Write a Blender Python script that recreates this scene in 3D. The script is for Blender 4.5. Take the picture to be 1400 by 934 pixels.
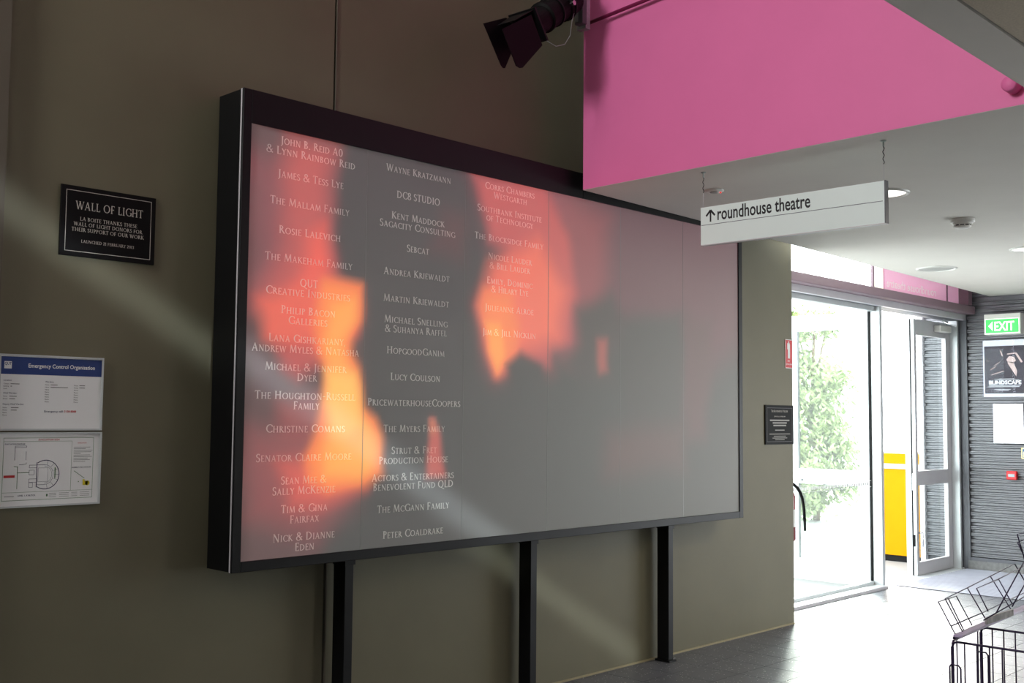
import bpy, bmesh, math, random
from mathutils import Vector, Matrix
random.seed(7)
S = bpy.context.scene
for o in list(bpy.data.objects): bpy.data.objects.remove(o)
C = S.collection

# ---------------------------------------------------------------- camera
RGT = Vector((0.69459572, -0.71934582, 0.00885351))
UP = Vector((-0.05529243, -0.04111154, 0.99762347))
FWD = Vector((0.71727229, 0.69343452, 0.06833028))
cam_d = bpy.data.cameras.new('camera')
cam_d.sensor_fit = 'HORIZONTAL'; cam_d.sensor_width = 36.0
cam_d.lens = 36.0 * 1503.96 / 1400.0
cam_d.clip_start = 0.05; cam_d.clip_end = 300
cam = bpy.data.objects.new('camera', cam_d); C.objects.link(cam)
cam.matrix_world = Matrix(((RGT.x, UP.x, -FWD.x, 0.0), (RGT.y, UP.y, -FWD.y, -4.4807),
                           (RGT.z, UP.z, -FWD.z, 1.6), (0, 0, 0, 1)))
S.camera = cam

# ---------------------------------------------------------------- world, sun, daylight, exposure
W = bpy.data.worlds.new('sky'); S.world = W; W.use_nodes = True
bg = W.node_tree.nodes['Background']
bg.inputs['Color'].default_value = (0.93, 0.97, 1.0, 1)
bg.inputs['Strength'].default_value = 9.0

def area(name, loc, direction, sx, sy, power, col=(1, 1, 1), spread=180, roll=0):
    l = bpy.data.lights.new(name, 'AREA'); l.shape = 'RECTANGLE'; l.size = sx; l.size_y = sy
    l.energy = power; l.color = col; l.spread = math.radians(spread)
    o = bpy.data.objects.new(name, l); C.objects.link(o); o.location = loc
    q = Vector(direction).normalized().to_track_quat('-Z', 'Y')
    o.rotation_mode = 'QUATERNION'
    o.rotation_quaternion = q @ Matrix.Rotation(roll, 3, 'Z').to_quaternion()
    return o
sun_l = bpy.data.lights.new('sun', 'SUN'); sun_l.energy = 16.0; sun_l.angle = math.radians(14)
sun_l.color = (1, 0.97, 0.9)
sun = bpy.data.objects.new('sun', sun_l); C.objects.link(sun)
sun.rotation_euler = Vector((-0.66, -0.44, -0.45)).to_track_quat('-Z', 'Y').to_euler()
# daylight from a high atrium window, then two added fill lamps out of view
area('window_daylight_high', (-2.7, -1.25, 5.0), (1, -0.14, -0.22), 1.2, 1.6, 82, (1, 0.97, 0.95), spread=95)
area('atrium_fill', (3.9, -1.3, 6.05), (1.0, 1.3, -2.8), 1.4, 0.7, 3, (0.88, 1, 0.94), spread=110)  # unseen lamp added as cool fill on the wall by the bulkhead, not a skylight
area('left_fill', (-2.8, -5.6, 1.9), (1, 0.12, 0.05), 2.6, 1.4, 15, (0.9, 1, 0.98))  # added lamp with no window behind it: fills the hanging sign and ceiling
# lamps of the ceiling downlights (two in view, two of the row out of view)
for n_, (x_, y_, p_) in enumerate(((6.19, -1.56, 4), (8.95, -1.46, 4), (7.75, -2.55, 34), (6.0, -3.7, 30))):
    area('downlight_lamp', (x_, y_, 2.925), (0, 0, -1), 0.2, 0.2, p_, (1, 0.9, 0.74))
# sun glint thrown across the wall by a pane outside: a narrow, nearly parallel strip of light
area('sun_glint', (3.72, -4.9, 1.27), (0, 1, 0), 4.9, 0.12, 0.75, (0.85, 0.95, 1), spread=2.4, roll=math.radians(-30.1))
S.view_settings.view_transform = 'Standard'; S.view_settings.look = 'None'
S.view_settings.exposure = 0.0; S.view_settings.gamma = 1.0
S.view_settings.use_curve_mapping = False

# ---------------------------------------------------------------- materials
def lin(c): return tuple((x / 12.92 if x <= 0.04045 else ((x + 0.055) / 1.055) ** 2.4) for x in (v / 255 for v in c))
MATS = {}
def mat(name, rgb, rough=0.5, metal=0.0, spec=0.5, var=0.06, scale=6.0, bump=0.0, bscale=200.0, emit=None, estr=1.0, linear=False):
    if name in MATS: return MATS[name]
    m = bpy.data.materials.new(name); m.use_nodes = True; nt = m.node_tree; N = nt.nodes; L = nt.links
    b = N['Principled BSDF']; col = rgb if linear else lin(rgb)
    b.inputs['Roughness'].default_value = rough; b.inputs['Metallic'].default_value = metal
    b.inputs['Specular IOR Level'].default_value = spec
    tc = N.new('ShaderNodeTexCoord')
    nz = N.new('ShaderNodeTexNoise'); nz.inputs['Scale'].default_value = scale; nz.inputs['Detail'].default_value = 6
    rp = N.new('ShaderNodeMapRange'); rp.inputs['To Min'].default_value = 1 - var; rp.inputs['To Max'].default_value = 1 + var
    rp.inputs['From Min'].default_value = 0.3; rp.inputs['From Max'].default_value = 0.7
    vm = N.new('ShaderNodeVectorMath'); vm.operation = 'SCALE'; vm.inputs[0].default_value = col
    L.new(tc.outputs['Object'], nz.inputs['Vector']); L.new(nz.outputs['Fac'], rp.inputs['Value'])
    L.new(rp.outputs['Result'], vm.inputs['Scale']); L.new(vm.outputs['Vector'], b.inputs['Base Color'])
    if bump:
        n2 = N.new('ShaderNodeTexNoise'); n2.inputs['Scale'].default_value = bscale; n2.inputs['Detail'].default_value = 3
        bp = N.new('ShaderNodeBump'); bp.inputs['Strength'].default_value = bump; bp.inputs['Distance'].default_value = 0.002
        L.new(tc.outputs['Object'], n2.inputs['Vector']); L.new(n2.outputs['Fac'], bp.inputs['Height'])
        L.new(bp.outputs['Normal'], b.inputs['Normal'])
    if emit:
        b.inputs['Emission Color'].default_value = (*lin(emit), 1); b.inputs['Emission Strength'].default_value = estr
    MATS[name] = m; return m
def glass_mat(name, tint=(0.95, 0.98, 0.97), refl=0.08):
    m = bpy.data.materials.new(name); m.use_nodes = True; nt = m.node_tree; N = nt.nodes; L = nt.links
    N.remove(N['Principled BSDF']); out = N['Material Output']
    tr = N.new('ShaderNodeBsdfTransparent'); tr.inputs['Color'].default_value = (*tint, 1)
    gl = N.new('ShaderNodeBsdfGlossy'); gl.inputs['Roughness'].default_value = 0.02
    fa = N.new('ShaderNodeLayerWeight'); fa.inputs['Blend'].default_value = 0.5
    pw = N.new('ShaderNodeMath'); pw.operation = 'POWER'; pw.inputs[1].default_value = 4.0
    lw = N.new('ShaderNodeMapRange'); lw.inputs['To Min'].default_value = refl * .4; lw.inputs['To Max'].default_value = 0.6
    L.new(fa.outputs['Facing'], pw.inputs[0]); L.new(pw.outputs[0], lw.inputs['Value'])
    mx = N.new('ShaderNodeMixShader')
    L.new(lw.outputs['Result'], mx.inputs['Fac']); L.new(tr.outputs[0], mx.inputs[1]); L.new(gl.outputs[0], mx.inputs[2])
    L.new(mx.outputs[0], out.inputs['Surface']); MATS[name] = m; return m

M_wall = mat('wall_paint', (109, 105, 85), rough=0.55, spec=0.35, var=0.05, scale=2.5, bump=0.15, bscale=90)
M_wallr = mat('wall_pier_paint', (92, 86, 74), rough=0.6, var=0.05)
M_white = mat('ceiling_paint', (207, 204, 197), rough=0.8, spec=0.2, var=0.02, scale=3)
M_acou = mat('acoustic_ceiling', (196, 186, 168), rough=0.9, spec=0.1, var=0.10, scale=120, bump=0.4, bscale=300)
M_pink = mat('pink_paint', (228, 116, 172), rough=0.5, spec=0.3, var=0.02, scale=3, bump=0.05, bscale=60)
M_black = mat('black_powder_coat', (10, 11, 13), rough=0.45, spec=0.25, var=0.08, scale=20)
M_blackm = mat('black_matt', (8, 8, 9), rough=0.6, spec=0.15)
M_alu = mat('silver_aluminium', (196, 200, 202), rough=0.38, metal=0.35, var=0.03)
M_alug = mat('grey_aluminium', (196, 194, 198), rough=0.45, metal=0.1, var=0.03)
M_galv = mat('galvanised_steel', (165, 178, 176), rough=0.4, metal=0.6, var=0.12, scale=60)
M_chrome = mat('chrome', (200, 200, 205), rough=0.15, metal=1.0)
M_corr = mat('corrugated_steel', (112, 113, 117), rough=0.45, metal=0.35, var=0.05, scale=9)
M_dgrey = mat('dark_grey_trim', (84, 86, 92), rough=0.5, var=0.04)
M_plinth = mat('grey_plinth', (112, 112, 112), rough=0.6, var=0.2, scale=30)
M_yellow = mat('yellow_panel', (172, 122, 0), rough=0.5, spec=0.05, var=0.03)
M_signw = mat('sign_pale_green_white', (226, 240, 238), rough=0.45, spec=0.4, var=0.01)
M_ink = mat('sign_black_ink', (12, 12, 22), rough=0.5)
M_textw = mat('frosted_white_lettering', (205, 205, 200), rough=0.6, var=0.02)
M_textp = mat('plaque_pale_lettering', (205, 200, 190), rough=0.5, var=0.02)
M_paper = mat('paper_white', (234, 236, 236), rough=0.5, spec=0.4, var=0.01)
M_blue = mat('notice_blue', (22, 52, 118), rough=0.45)
M_inkb = mat('print_dark_blue', (50, 55, 90), rough=0.5)
M_inkg = mat('print_grey', (95, 95, 98), rough=0.5)
M_inkr = mat('print_red', (190, 40, 45), rough=0.5)
M_inky = mat('print_yellow', (212, 196, 30), rough=0.5)
M_inkgr = mat('print_green', (70, 120, 75), rough=0.5)
M_red = mat('safety_red', (205, 28, 36), rough=0.45)
M_darkred = mat('extinguisher_red', (130, 18, 16), rough=0.3)
M_plas = mat('white_plastic', (214, 214, 208), rough=0.4, var=0.02)
M_mauve = mat('mauve_paint', (128, 106, 116), rough=0.45, spec=0.4, var=0.03)
M_wire = mat('dark_violet_wire', (44, 30, 66), rough=0.35, metal=0.3, var=0.05)
M_tray = mat('lilac_tray', (206, 190, 226), rough=0.35, var=0.04)
M_leaf = mat('foliage_green', (150, 166, 112), rough=0.6, var=0.35, scale=1.5)
M_bark = mat('bark', (110, 90, 70), rough=0.9, var=0.3, scale=20, bump=0.5, bscale=30)
M_paving = mat('pale_paving', (128, 128, 126), rough=0.7, var=0.05, scale=4, bump=0.2, bscale=60)
M_grout = mat('floor_grout', (96, 94, 92), rough=0.8, var=0.1)
M_poster = mat('poster_charcoal', (70, 66, 72), rough=0.5, spec=0.1, var=0.15, scale=8)
M_skin = mat('poster_pale_figure', (205, 180, 170), rough=0.4, var=0.1)
M_glass = glass_mat('clear_glass')
M_plex = glass_mat('acrylic', (0.97, 0.98, 1.0), 0.015)
M_lampglow = mat('lamp_glow', (255, 250, 245), emit=(255, 250, 246), estr=1.6)
M_lampoff = mat('lamp_diffuser_off', (160, 160, 156), rough=0.5)
M_exitg = mat('exit_green_face', (60, 200, 90), emit=(70, 205, 95), estr=0.75, rough=0.4)
M_exitw = mat('exit_white_face', (255, 255, 240), emit=(240, 255, 240), estr=1.0, rough=0.4)
M_led = mat('red_led', (255, 40, 30), emit=(255, 50, 40), estr=1.5)

# floor tile: dark stone with pale speckles
def tile_material():
    m = mat('speckled_stone_tile', (86, 87, 94), rough=0.42, spec=0.8, var=0.12, scale=9)
    nt = m.node_tree; N = nt.nodes; L = nt.links; b = N['Principled BSDF']
    geo = N.new('ShaderNodeNewGeometry')
    vo = N.new('ShaderNodeTexVoronoi'); vo.inputs['Scale'].default_value = 70
    cr = N.new('ShaderNodeMapRange'); cr.inputs['From Min'].default_value = 0.2; cr.inputs['From Max'].default_value = 0.3
    cr.inputs['To Min'].default_value = 1; cr.inputs['To Max'].default_value = 0
    sel = N.new('ShaderNodeMath'); sel.operation = 'GREATER_THAN'; sel.inputs[1].default_value = 0.80
    sp = N.new('ShaderNodeSeparateColor'); mu = N.new('ShaderNodeMath'); mu.operation = 'MULTIPLY'
    mx = N.new('ShaderNodeMix'); mx.data_type = 'RGBA'; mx.inputs['B'].default_value = (0.62, 0.62, 0.6, 1)
    old = b.inputs['Base Color'].links[0].from_socket
    L.new(geo.outputs['Position'], vo.inputs['Vector']); L.new(vo.outputs['Distance'], cr.inputs['Value'])
    L.new(vo.outputs['Color'], sp.inputs[0]); L.new(sp.outputs[0], sel.inputs[0])
    L.new(cr.outputs['Result'], mu.inputs[0]); L.new(sel.outputs[0], mu.inputs[1]); L.new(mu.outputs[0], mx.inputs['Factor'])
    L.new(old, mx.inputs['A']); L.new(mx.outputs['Result'], b.inputs['Base Color'])
    for n in N:
        if n.type == 'TEX_NOISE': L.new(geo.outputs['Position'], n.inputs['Vector'])
    return m
M_tile = tile_material()
# backlit acrylic screen: grey frosted sheet whose backlight colours sit in a mesh attribute
def screen_material():
    m = bpy.data.materials.new('backlit_frosted_screen'); m.use_nodes = True; nt = m.node_tree; N = nt.nodes; L = nt.links
    b = N['Principled BSDF']; b.inputs['Base Color'].default_value = (0.265, 0.27, 0.265, 1)
    b.inputs['Roughness'].default_value = 0.5; b.inputs['Specular IOR Level'].default_value = 0.2
    at = N.new('ShaderNodeAttribute'); at.attribute_name = 'backlight'
    L.new(at.outputs['Color'], b.inputs['Emission Color']); b.inputs['Emission Strength'].default_value = 1.0
    return m
M_screen = screen_material()
M_vinyl = M_screen.copy(); M_vinyl.name = 'frosted_vinyl_lettering'
M_vinyl.node_tree.nodes['Principled BSDF'].inputs['Base Color'].default_value = (0.86, 0.86, 0.83, 1)
M_vinyl.node_tree.nodes['Principled BSDF'].inputs['Roughness'].default_value = 0.6
def pink_film():
    m = bpy.data.materials.new('pink_translucent_film'); m.use_nodes = True; nt = m.node_tree; N = nt.nodes; L = nt.links
    b = N['Principled BSDF']; b.inputs['Base Color'].default_value = (*lin((232, 196, 216)), 1); b.inputs['Roughness'].default_value = 0.4
    t = N.new('ShaderNodeBsdfTranslucent'); t.inputs['Color'].default_value = (0.165, 0.122, 0.142, 1)
    mx = N.new('ShaderNodeAddShader'); out = N['Material Output']
    L.new(b.outputs[0], mx.inputs[0]); L.new(t.outputs[0], mx.inputs[1]); L.new(mx.outputs[0], out.inputs['Surface'])
    return m
M_film = pink_film()
M_cream = M_film.copy(); M_cream.name = 'cream_translucent_panel'
for n_ in M_cream.node_tree.nodes:
    if n_.type == 'BSDF_PRINCIPLED': n_.inputs['Base Color'].default_value = (.8, .78, .72, 1)
    if n_.type == 'BSDF_TRANSLUCENT': n_.inputs['Color'].default_value = (.30, .295, .28, 1)

# ---------------------------------------------------------------- geometry helpers
def origin_of(p):
    v = Vector((0, 0, 0))
    while p is not None: v += p.location; p = p.parent
    return v
def link(name, me, m, parent=None, **props):
    o = bpy.data.objects.new(name, me); C.objects.link(o)
    if m and not me.materials: me.materials.append(m)
    if parent is not None:
        off = origin_of(parent); o.parent = parent
        me.transform(Matrix.Translation(-off))
    for k, v in props.items(): o[k] = v
    return o
def empty(name, loc, label, cat, group=None):
    o = bpy.data.objects.new(name, None); C.objects.link(o); o.location = loc; o.empty_display_size = 0.1
    o['label'] = label; o['category'] = cat
    if group: o['group'] = group
    return o
def rebase(o):
    me = o.data; xs = [v.co for v in me.vertices]
    c = Vector(((min(v.x for v in xs) + max(v.x for v in xs)) / 2, (min(v.y for v in xs) + max(v.y for v in xs)) / 2, min(v.z for v in xs)))
    me.transform(Matrix.Translation(-c)); o.location = c; return o
def finish(bm, smooth=False, bevel=0.0, seg=1):
    if bevel: bmesh.ops.bevel(bm, geom=list(bm.edges), offset=bevel, segments=seg, affect='EDGES', profile=0.5)
    bmesh.ops.recalc_face_normals(bm, faces=bm.faces)
    me = bpy.data.meshes.new('mesh'); bm.to_mesh(me); bm.free()
    if smooth:
        for p in me.polygons: p.use_smooth = True
    return me
def badd(bm, x0, x1, y0, y1, z0, z1):
    vs = [bm.verts.new(p) for p in ((x0, y0, z0), (x1, y0, z0), (x1, y1, z0), (x0, y1, z0), (x0, y0, z1), (x1, y0, z1), (x1, y1, z1), (x0, y1, z1))]
    for f in ((0, 3, 2, 1), (4, 5, 6, 7), (0, 1, 5, 4), (1, 2, 6, 5), (2, 3, 7, 6), (3, 0, 4, 7)): bm.faces.new([vs[i] for i in f])
def box(name, x0, x1, y0, y1, z0, z1, m, parent=None, bevel=0.0, **props):
    bm = bmesh.new(); badd(bm, x0, x1, y0, y1, z0, z1)
    return link(name, finish(bm, bevel=bevel), m, parent, **props)
def prism(bm, poly, z0, z1):
    a = [bm.verts.new((x, y, z0)) for x, y in poly]; b = [bm.verts.new((x, y, z1)) for x, y in poly]; n = len(poly)
    bm.faces.new(a[::-1]); bm.faces.new(b)
    for i in range(n): bm.faces.new((a[i], a[(i + 1) % n], b[(i + 1) % n], b[i]))
def prism_obj(name, poly, z0, z1, m, parent=None, **props):
    bm = bmesh.new(); prism(bm, poly, z0, z1); return link(name, finish(bm), m, parent, **props)
def tube(bm, pts, r, n=8):
    pts = [Vector(p) for p in pts]; rings = []
    for i, p in enumerate(pts):
        if i == 0: t = pts[1] - p
        elif i == len(pts) - 1: t = p - pts[i - 1]
        else: t = (pts[i + 1] - p).normalized() + (p - pts[i - 1]).normalized()
        t.normalize(); a = t.orthogonal().normalized() if i == 0 else (rings[-1][1] - t * rings[-1][1].dot(t)).normalized()
        b = t.cross(a); rr = r[i] if isinstance(r, (list, tuple)) else r
        rings.append(([bm.verts.new(p + (a * math.cos(k * 2 * math.pi / n) + b * math.sin(k * 2 * math.pi / n)) * rr) for k in range(n)], a))
    for i in range(len(rings) - 1):
        A, B = rings[i][0], rings[i + 1][0]
        for k in range(n): bm.faces.new((A[k], A[(k + 1) % n], B[(k + 1) % n], B[k]))
    bm.faces.new(rings[0][0][::-1]); bm.faces.new(rings[-1][0])
def tube_obj(name, pts, r, m, parent=None, n=8, **props):
    bm = bmesh.new(); tube(bm, pts, r, n); return link(name, finish(bm, smooth=True), m, parent, **props)
def lathe(bm, c, axis, prof, n=32):
    axis = Vector(axis).normalized(); a = axis.orthogonal().normalized(); b = axis.cross(a); c = Vector(c); prev = None
    for (h, r) in prof:
        if r < 1e-6: ring = [bm.verts.new(c + axis * h)]
        else: ring = [bm.verts.new(c + axis * h + (a * math.cos(k * 2 * math.pi / n) + b * math.sin(k * 2 * math.pi / n)) * r) for k in range(n)]
        if prev:
            for k in range(n):
                q = [prev[k % len(prev)], prev[(k + 1) % len(prev)], ring[(k + 1) % len(ring)], ring[k % len(ring)]]
                u = []; [u.append(v) for v in q if v not in u]
                if len(u) > 2: bm.faces.new(u)
        prev = ring
def lathe_obj(name, c, axis, prof, m, parent=None, n=32, smooth=False, **props):
    bm = bmesh.new(); lathe(bm, c, axis, prof, n); return link(name, finish(bm, smooth=smooth), m, parent, **props)
def slabquad(name, pts, th, nrm, m, parent=None, **props):
    """flat polygon with a thickness along nrm"""
    bm = bmesh.new(); nv = Vector(nrm).normalized() * th
    a = [bm.verts.new(Vector(p)) for p in pts]; b = [bm.verts.new(Vector(p) + nv) for p in pts]; n = len(pts)
    bm.faces.new(a); bm.faces.new(b[::-1])
    for i in range(n): bm.faces.new((a[i], b[i], b[(i + 1) % n], a[(i + 1) % n]))
    return link(name, finish(bm), m, parent, **props)

# ---- flat print: 2D shapes on a surface (origin O, right R, up U, outward N)
class Flat:
    def __init__(s, O, R, U=(0, 0, 1)):
        s.O = Vector(O); s.R = Vector(R).normalized(); s.U = Vector(U).normalized(); s.N = s.R.cross(s.U)
    def p(s, x, y, d=0.0008): return s.O + s.R * x + s.U * y + s.N * d
def lin2d(x0, y0, x1, y1, w):
    dx, dy = x1 - x0, y1 - y0; l = math.hypot(dx, dy) or 1; nx, ny = -dy / l * w / 2, dx / l * w / 2
    return [(x0 + nx, y0 + ny), (x1 + nx, y1 + ny), (x1 - nx, y1 - ny), (x0 - nx, y0 - ny)]
def shapes_obj(name, fl, quads, m, parent, d=0.0008, **props):
    vs, fs = [], []
    for q in quads:
        i = len(vs); vs += [tuple(fl.p(x, y, d)) for x, y in q]; fs.append(list(range(i, i + len(q))))
    me = bpy.data.meshes.new('mesh'); me.from_pydata(vs, [], fs); me.update()
    if len(quads) > 1: props['kind'] = 'stuff'
    return link(name, me, m, parent, **props)
def rectq(x0, x1, y0, y1): return [(x0, y0), (x1, y0), (x1, y1), (x0, y1)]
def ringq(x0, x1, y0, y1, w): return [rectq(x0, x1, y1 - w, y1), rectq(x0, x1, y0, y0 + w), rectq(x0, x0 + w, y0, y1), rectq(x1 - w, x1, y0, y1)]
def arcq(cx, cy, rx, ry, a0, a1, w, n=14):
    out = []
    for i in range(n):
        p, q = (math.radians(a0 + (a1 - a0) * (i + k) / n) for k in (0, 1))
        P = (math.cos(p), math.sin(p)); Q = (math.cos(q), math.sin(q))
        wp = w(p) if callable(w) else w; wq = w(q) if callable(w) else w
        out.append([(cx + (rx + wp / 2) * P[0], cy + (ry + wp / 2) * P[1]), (cx + (rx + wq / 2) * Q[0], cy + (ry + wq / 2) * Q[1]),
                    (cx + (rx - wq / 2) * Q[0], cy + (ry - wq / 2) * Q[1]), (cx + (rx - wp / 2) * P[0], cy + (ry - wp / 2) * P[1])])
    return out
# ---- inscriptional roman capitals drawn as thick and thin strokes with serifs
T_, t_ = 0.165, 0.09
G = {
 'A': (.78, [('L', .38, 1, .10, 0, t_), ('L', .37, 1, .66, 0, T_), ('L', .2, .34, .56, .34, t_), ('S', .10, 0, .09), ('S', .66, 0, .11)]),
 'B': (.62, [('L', .15, 0, .15, 1, T_), ('A', .17, .76, .27, .21, -90, 90), ('A', .17, .27, .32, .24, -90, 90), ('S', .13, 0, .12), ('S', .13, 1, .12)]),
 'C': (.76, [('A', .5, .5, .38, .47, 48, 312), ('L', .75, .7, .75, .93, t_), ('L', .75, .08, .75, .25, t_)]),
 'D': (.84, [('L', .15, 0, .15, 1, T_), ('A', .2, .5, .52, .47, -90, 90), ('S', .13, 0, .12), ('S', .13, 1, .12)]),
 'E': (.58, [('L', .15, 0, .15, 1, T_), ('L', .1, .97, .5, .97, t_), ('L', .1, .52, .42, .52, t_), ('L', .1, .03, .52, .03, t_), ('L', .5, .8, .5, 1, .05), ('L', .42, .44, .42, .6, .05), ('L', .53, 0, .53, .2, .05)]),
 'F': (.55, [('L', .15, 0, .15, 1, T_), ('L', .1, .97, .5, .97, t_), ('L', .1, .5, .42, .5, t_), ('L', .5, .8, .5, 1, .05), ('L', .42, .42, .42, .58, .05), ('S', .15, 0, .14)]),
 'G': (.82, [('A', .5, .5, .38, .47, 48, 335), ('L', .78, .05, .78, .42, T_), ('S', .76, .42, .13), ('L', .75, .7, .75, .93, t_)]),
 'H': (.86, [('L', .17, 0, .17, 1, T_), ('L', .69, 0, .69, 1, T_), ('L', .17, .52, .69, .52, t_), ('S', .17, 0, .14), ('S', .17, 1, .14), ('S', .69, 0, .14), ('S', .69, 1, .14)]),
 'I': (.34, [('L', .17, 0, .17, 1, T_), ('S', .17, 0, .14), ('S', .17, 1, .14)]),
 'J': (.36, [('L', .2, -.1, .2, 1, T_), ('L', .2, -.12, .02, -.24, t_), ('S', .2, 1, .14)]),
 'K': (.76, [('L', .17, 0, .17, 1, T_), ('L', .2, .5, .58, .97, t_), ('L', .27, .58, .68, .02, T_), ('S', .17, 0, .14), ('S', .17, 1, .14), ('S', .6, 1, .1), ('S', .7, 0, .1)]),
 'L': (.58, [('L', .17, 0, .17, 1, T_), ('L', .1, .03, .54, .03, t_), ('L', .55, 0, .55, .22, .05), ('S', .17, 1, .14)]),
 'M': (.98, [('L', .2, 1, .12, 0, t_), ('L', .2, 1, .49, .05, T_), ('L', .49, .05, .78, 1, t_), ('L', .79, 1, .86, 0, T_), ('S', .12, 0, .1), ('S', .87, 0, .12)]),
 'N': (.88, [('L', .16, 0, .16, 1, t_), ('L', .16, 1, .72, 0, T_), ('L', .72, 0, .72, 1, t_), ('S', .16, 0, .11), ('S', .12, 1, .1), ('S', .72, 1, .11)]),
 'O': (.92, [('A', .46, .5, .37, .47, 0, 360)]),
 'P': (.58, [('L', .16, 0, .16, 1, T_), ('A', .18, .73, .3, .24, -90, 90), ('S', .16, 0, .14), ('S', .13, 1, .12)]),
 'Q': (.92, [('A', .46, .5, .37, .47, 0, 360), ('L', .5, .04, 1.0, -.24, .09)]),
 'R': (.7, [('L', .16, 0, .16, 1, T_), ('A', .18, .75, .28, .22, -90, 90), ('L', .3, .52, .66, .02, T_), ('S', .16, 0, .14), ('S', .13, 1, .12), ('S', .68, 0, .08)]),
 'S': (.52, [('A', .27, .75, .17, .22, 40, 270), ('A', .25, .27, .19, .25, -140, 90), ('L', .44, .76, .44, .95, .05), ('L', .06, .05, .06, .25, .05)]),
 'T': (.66, [('L', .33, 0, .33, 1, T_), ('L', .03, .97, .63, .97, t_), ('L', .04, .8, .04, 1, .05), ('L', .62, .8, .62, 1, .05), ('S', .33, 0, .14)]),
 'U': (.82, [('L', .17, .35, .17, 1, T_), ('L', .66, .35, .66, 1, t_), ('A', .415, .36, .245, .33, 180, 360), ('S', .17, 1, .14), ('S', .66, 1, .11)]),
 'V': (.74, [('L', .1, 1, .38, 0, T_), ('L', .38, 0, .65, 1, t_), ('S', .1, 1, .12), ('S', .65, 1, .09)]),
 'W': (1.1, [('L', .1, 1, .34, 0, T_), ('L', .34, 0, .56, .95, t_), ('L', .54, 1, .78, 0, T_), ('L', .78, 0, 1.01, 1, t_), ('S', .1, 1, .12), ('S', .54, 1, .1), ('S', 1.01, 1, .09)]),
 'X': (.74, [('L', .12, 1, .62, 0, T_), ('L', .6, 1, .1, 0, t_), ('S', .12, 1, .11), ('S', .6, 1, .09), ('S', .1, 0, .09), ('S', .62, 0, .11)]),
 'Y': (.7, [('L', .08, 1, .36, .5, T_), ('L', .36, .5, .62, 1, t_), ('L', .36, 0, .36, .5, T_), ('S', .08, 1, .11), ('S', .62, 1, .09), ('S', .36, 0, .14)]),
 'Z': (.68, [('L', .58, .97, .08, .03, T_), ('L', .1, .97, .6, .97, t_), ('L', .06, .03, .62, .03, t_), ('L', .1, .8, .1, 1, .05), ('L', .62, 0, .62, .2, .05)]),
 '&': (.86, [('A', .37, .78, .17, .19, 0, 360), ('A', .34, .27, .25, .26, 60, 340), ('L', .25, .66, .8, .02, T_), ('L', .55, .12, .74, .5, t_), ('S', .74, .5, .1)]),
 '0': (.62, [('A', .31, .5, .22, .47, 0, 360)]), '1': (.36, [('L', .18, 0, .18, 1, T_), ('S', .18, 0, .13), ('L', .06, .88, .18, 1, t_)]),
 '2': (.58, [('A', .27, .74, .2, .23, -20, 160), ('L', .45, .65, .08, .05, T_), ('L', .05, .04, .54, .04, t_)]),
 '3': (.56, [('A', .25, .75, .19, .22, -90, 150), ('A', .24, .27, .23, .25, -150, 90)]),
 '8': (.58, [('A', .29, .76, .17, .2, 0, 360), ('A', .29, .27, .21, .25, 0, 360)]),
 '.': (.24, [('L', .12, 0, .12, .13, .13)]), ',': (.24, [('L', .14, .1, .06, -.16, .1)]), '-': (.42, [('L', .06, .42, .36, .42, .08)]),
 ' ': (.3, []), ':': (.24, [('L', .12, 0, .12, .13, .13), ('L', .12, .5, .12, .63, .13)]),
}
def roman(text, k_=1.0):
    """returns quads in a frame where a full capital is 1 tall, and the width; lower case = small capitals"""
    x = 0; out = []
    for ch in text:
        s = 1.0 if not ch.islower() else 0.8
        w, els = G[ch.upper()]
        for e in els:
            if e[0] == 'L': qs = [lin2d(*e[1:5], e[5] * k_)]
            elif e[0] == 'S': qs = [rectq(e[1] - e[3], e[1] + e[3], e[2] - (0 if e[2] < .5 else .045), e[2] + (.045 if e[2] < .5 else 0))]
            else: qs = arcq(*e[1:], lambda a: k_ * (t_ + (T_ - t_) * abs(math.cos(a)) ** 1.5), n=16 if abs(e[6] - e[5]) > 200 else 9)
            out += [[(x + px * s, py * s) for px, py in q] for q in qs]
        x += (w + .06) * s
    return out, x
def roman_at(text, xl, xr, yc, h, k_=0.72):
    """scale to run from xl to xr, centred on height yc, capital height h"""
    q, w = roman(text, k_); k = (xr - xl) / w
    return [[(xl + x * k, yc - h / 2 + y * h) for x, y in p] for p in q]
# ---- plain sans lettering from the built-in font, turned into a mesh
def sans(name, fl, text, xl, yb, h, m, parent, width=None, mirror=False, bold=0.0, d=0.0009, **props):
    cu = bpy.data.curves.new('text', 'FONT'); cu.body = text; cu.size = 1.0; cu.offset = bold; cu.resolution_u = 3
    ob = bpy.data.objects.new('text', cu); C.objects.link(ob)
    dg = bpy.context.evaluated_depsgraph_get()
    me = bpy.data.meshes.new_from_object(ob.evaluated_get(dg)); me.materials.clear()
    bpy.data.objects.remove(ob); bpy.data.curves.remove(cu)
    xs = [v.co.x for v in me.vertices]; x0, x1 = min(xs), max(xs); kx = (width / (x1 - x0)) if width else h / 0.73
    ky = h / 0.73
    for v in me.vertices:
        x = (v.co.x - x0) * kx
        if mirror: x = (width or (x1 - x0) * kx) - x
        v.co = fl.p(xl + x, yb + v.co.y * ky, d)
    return link(name, me, m, parent, **props)

# ================================================================ STRUCTURE
def struct(o): o['kind'] = 'structure'; return o
XE = 7.85; ZC = 2.95
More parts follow.
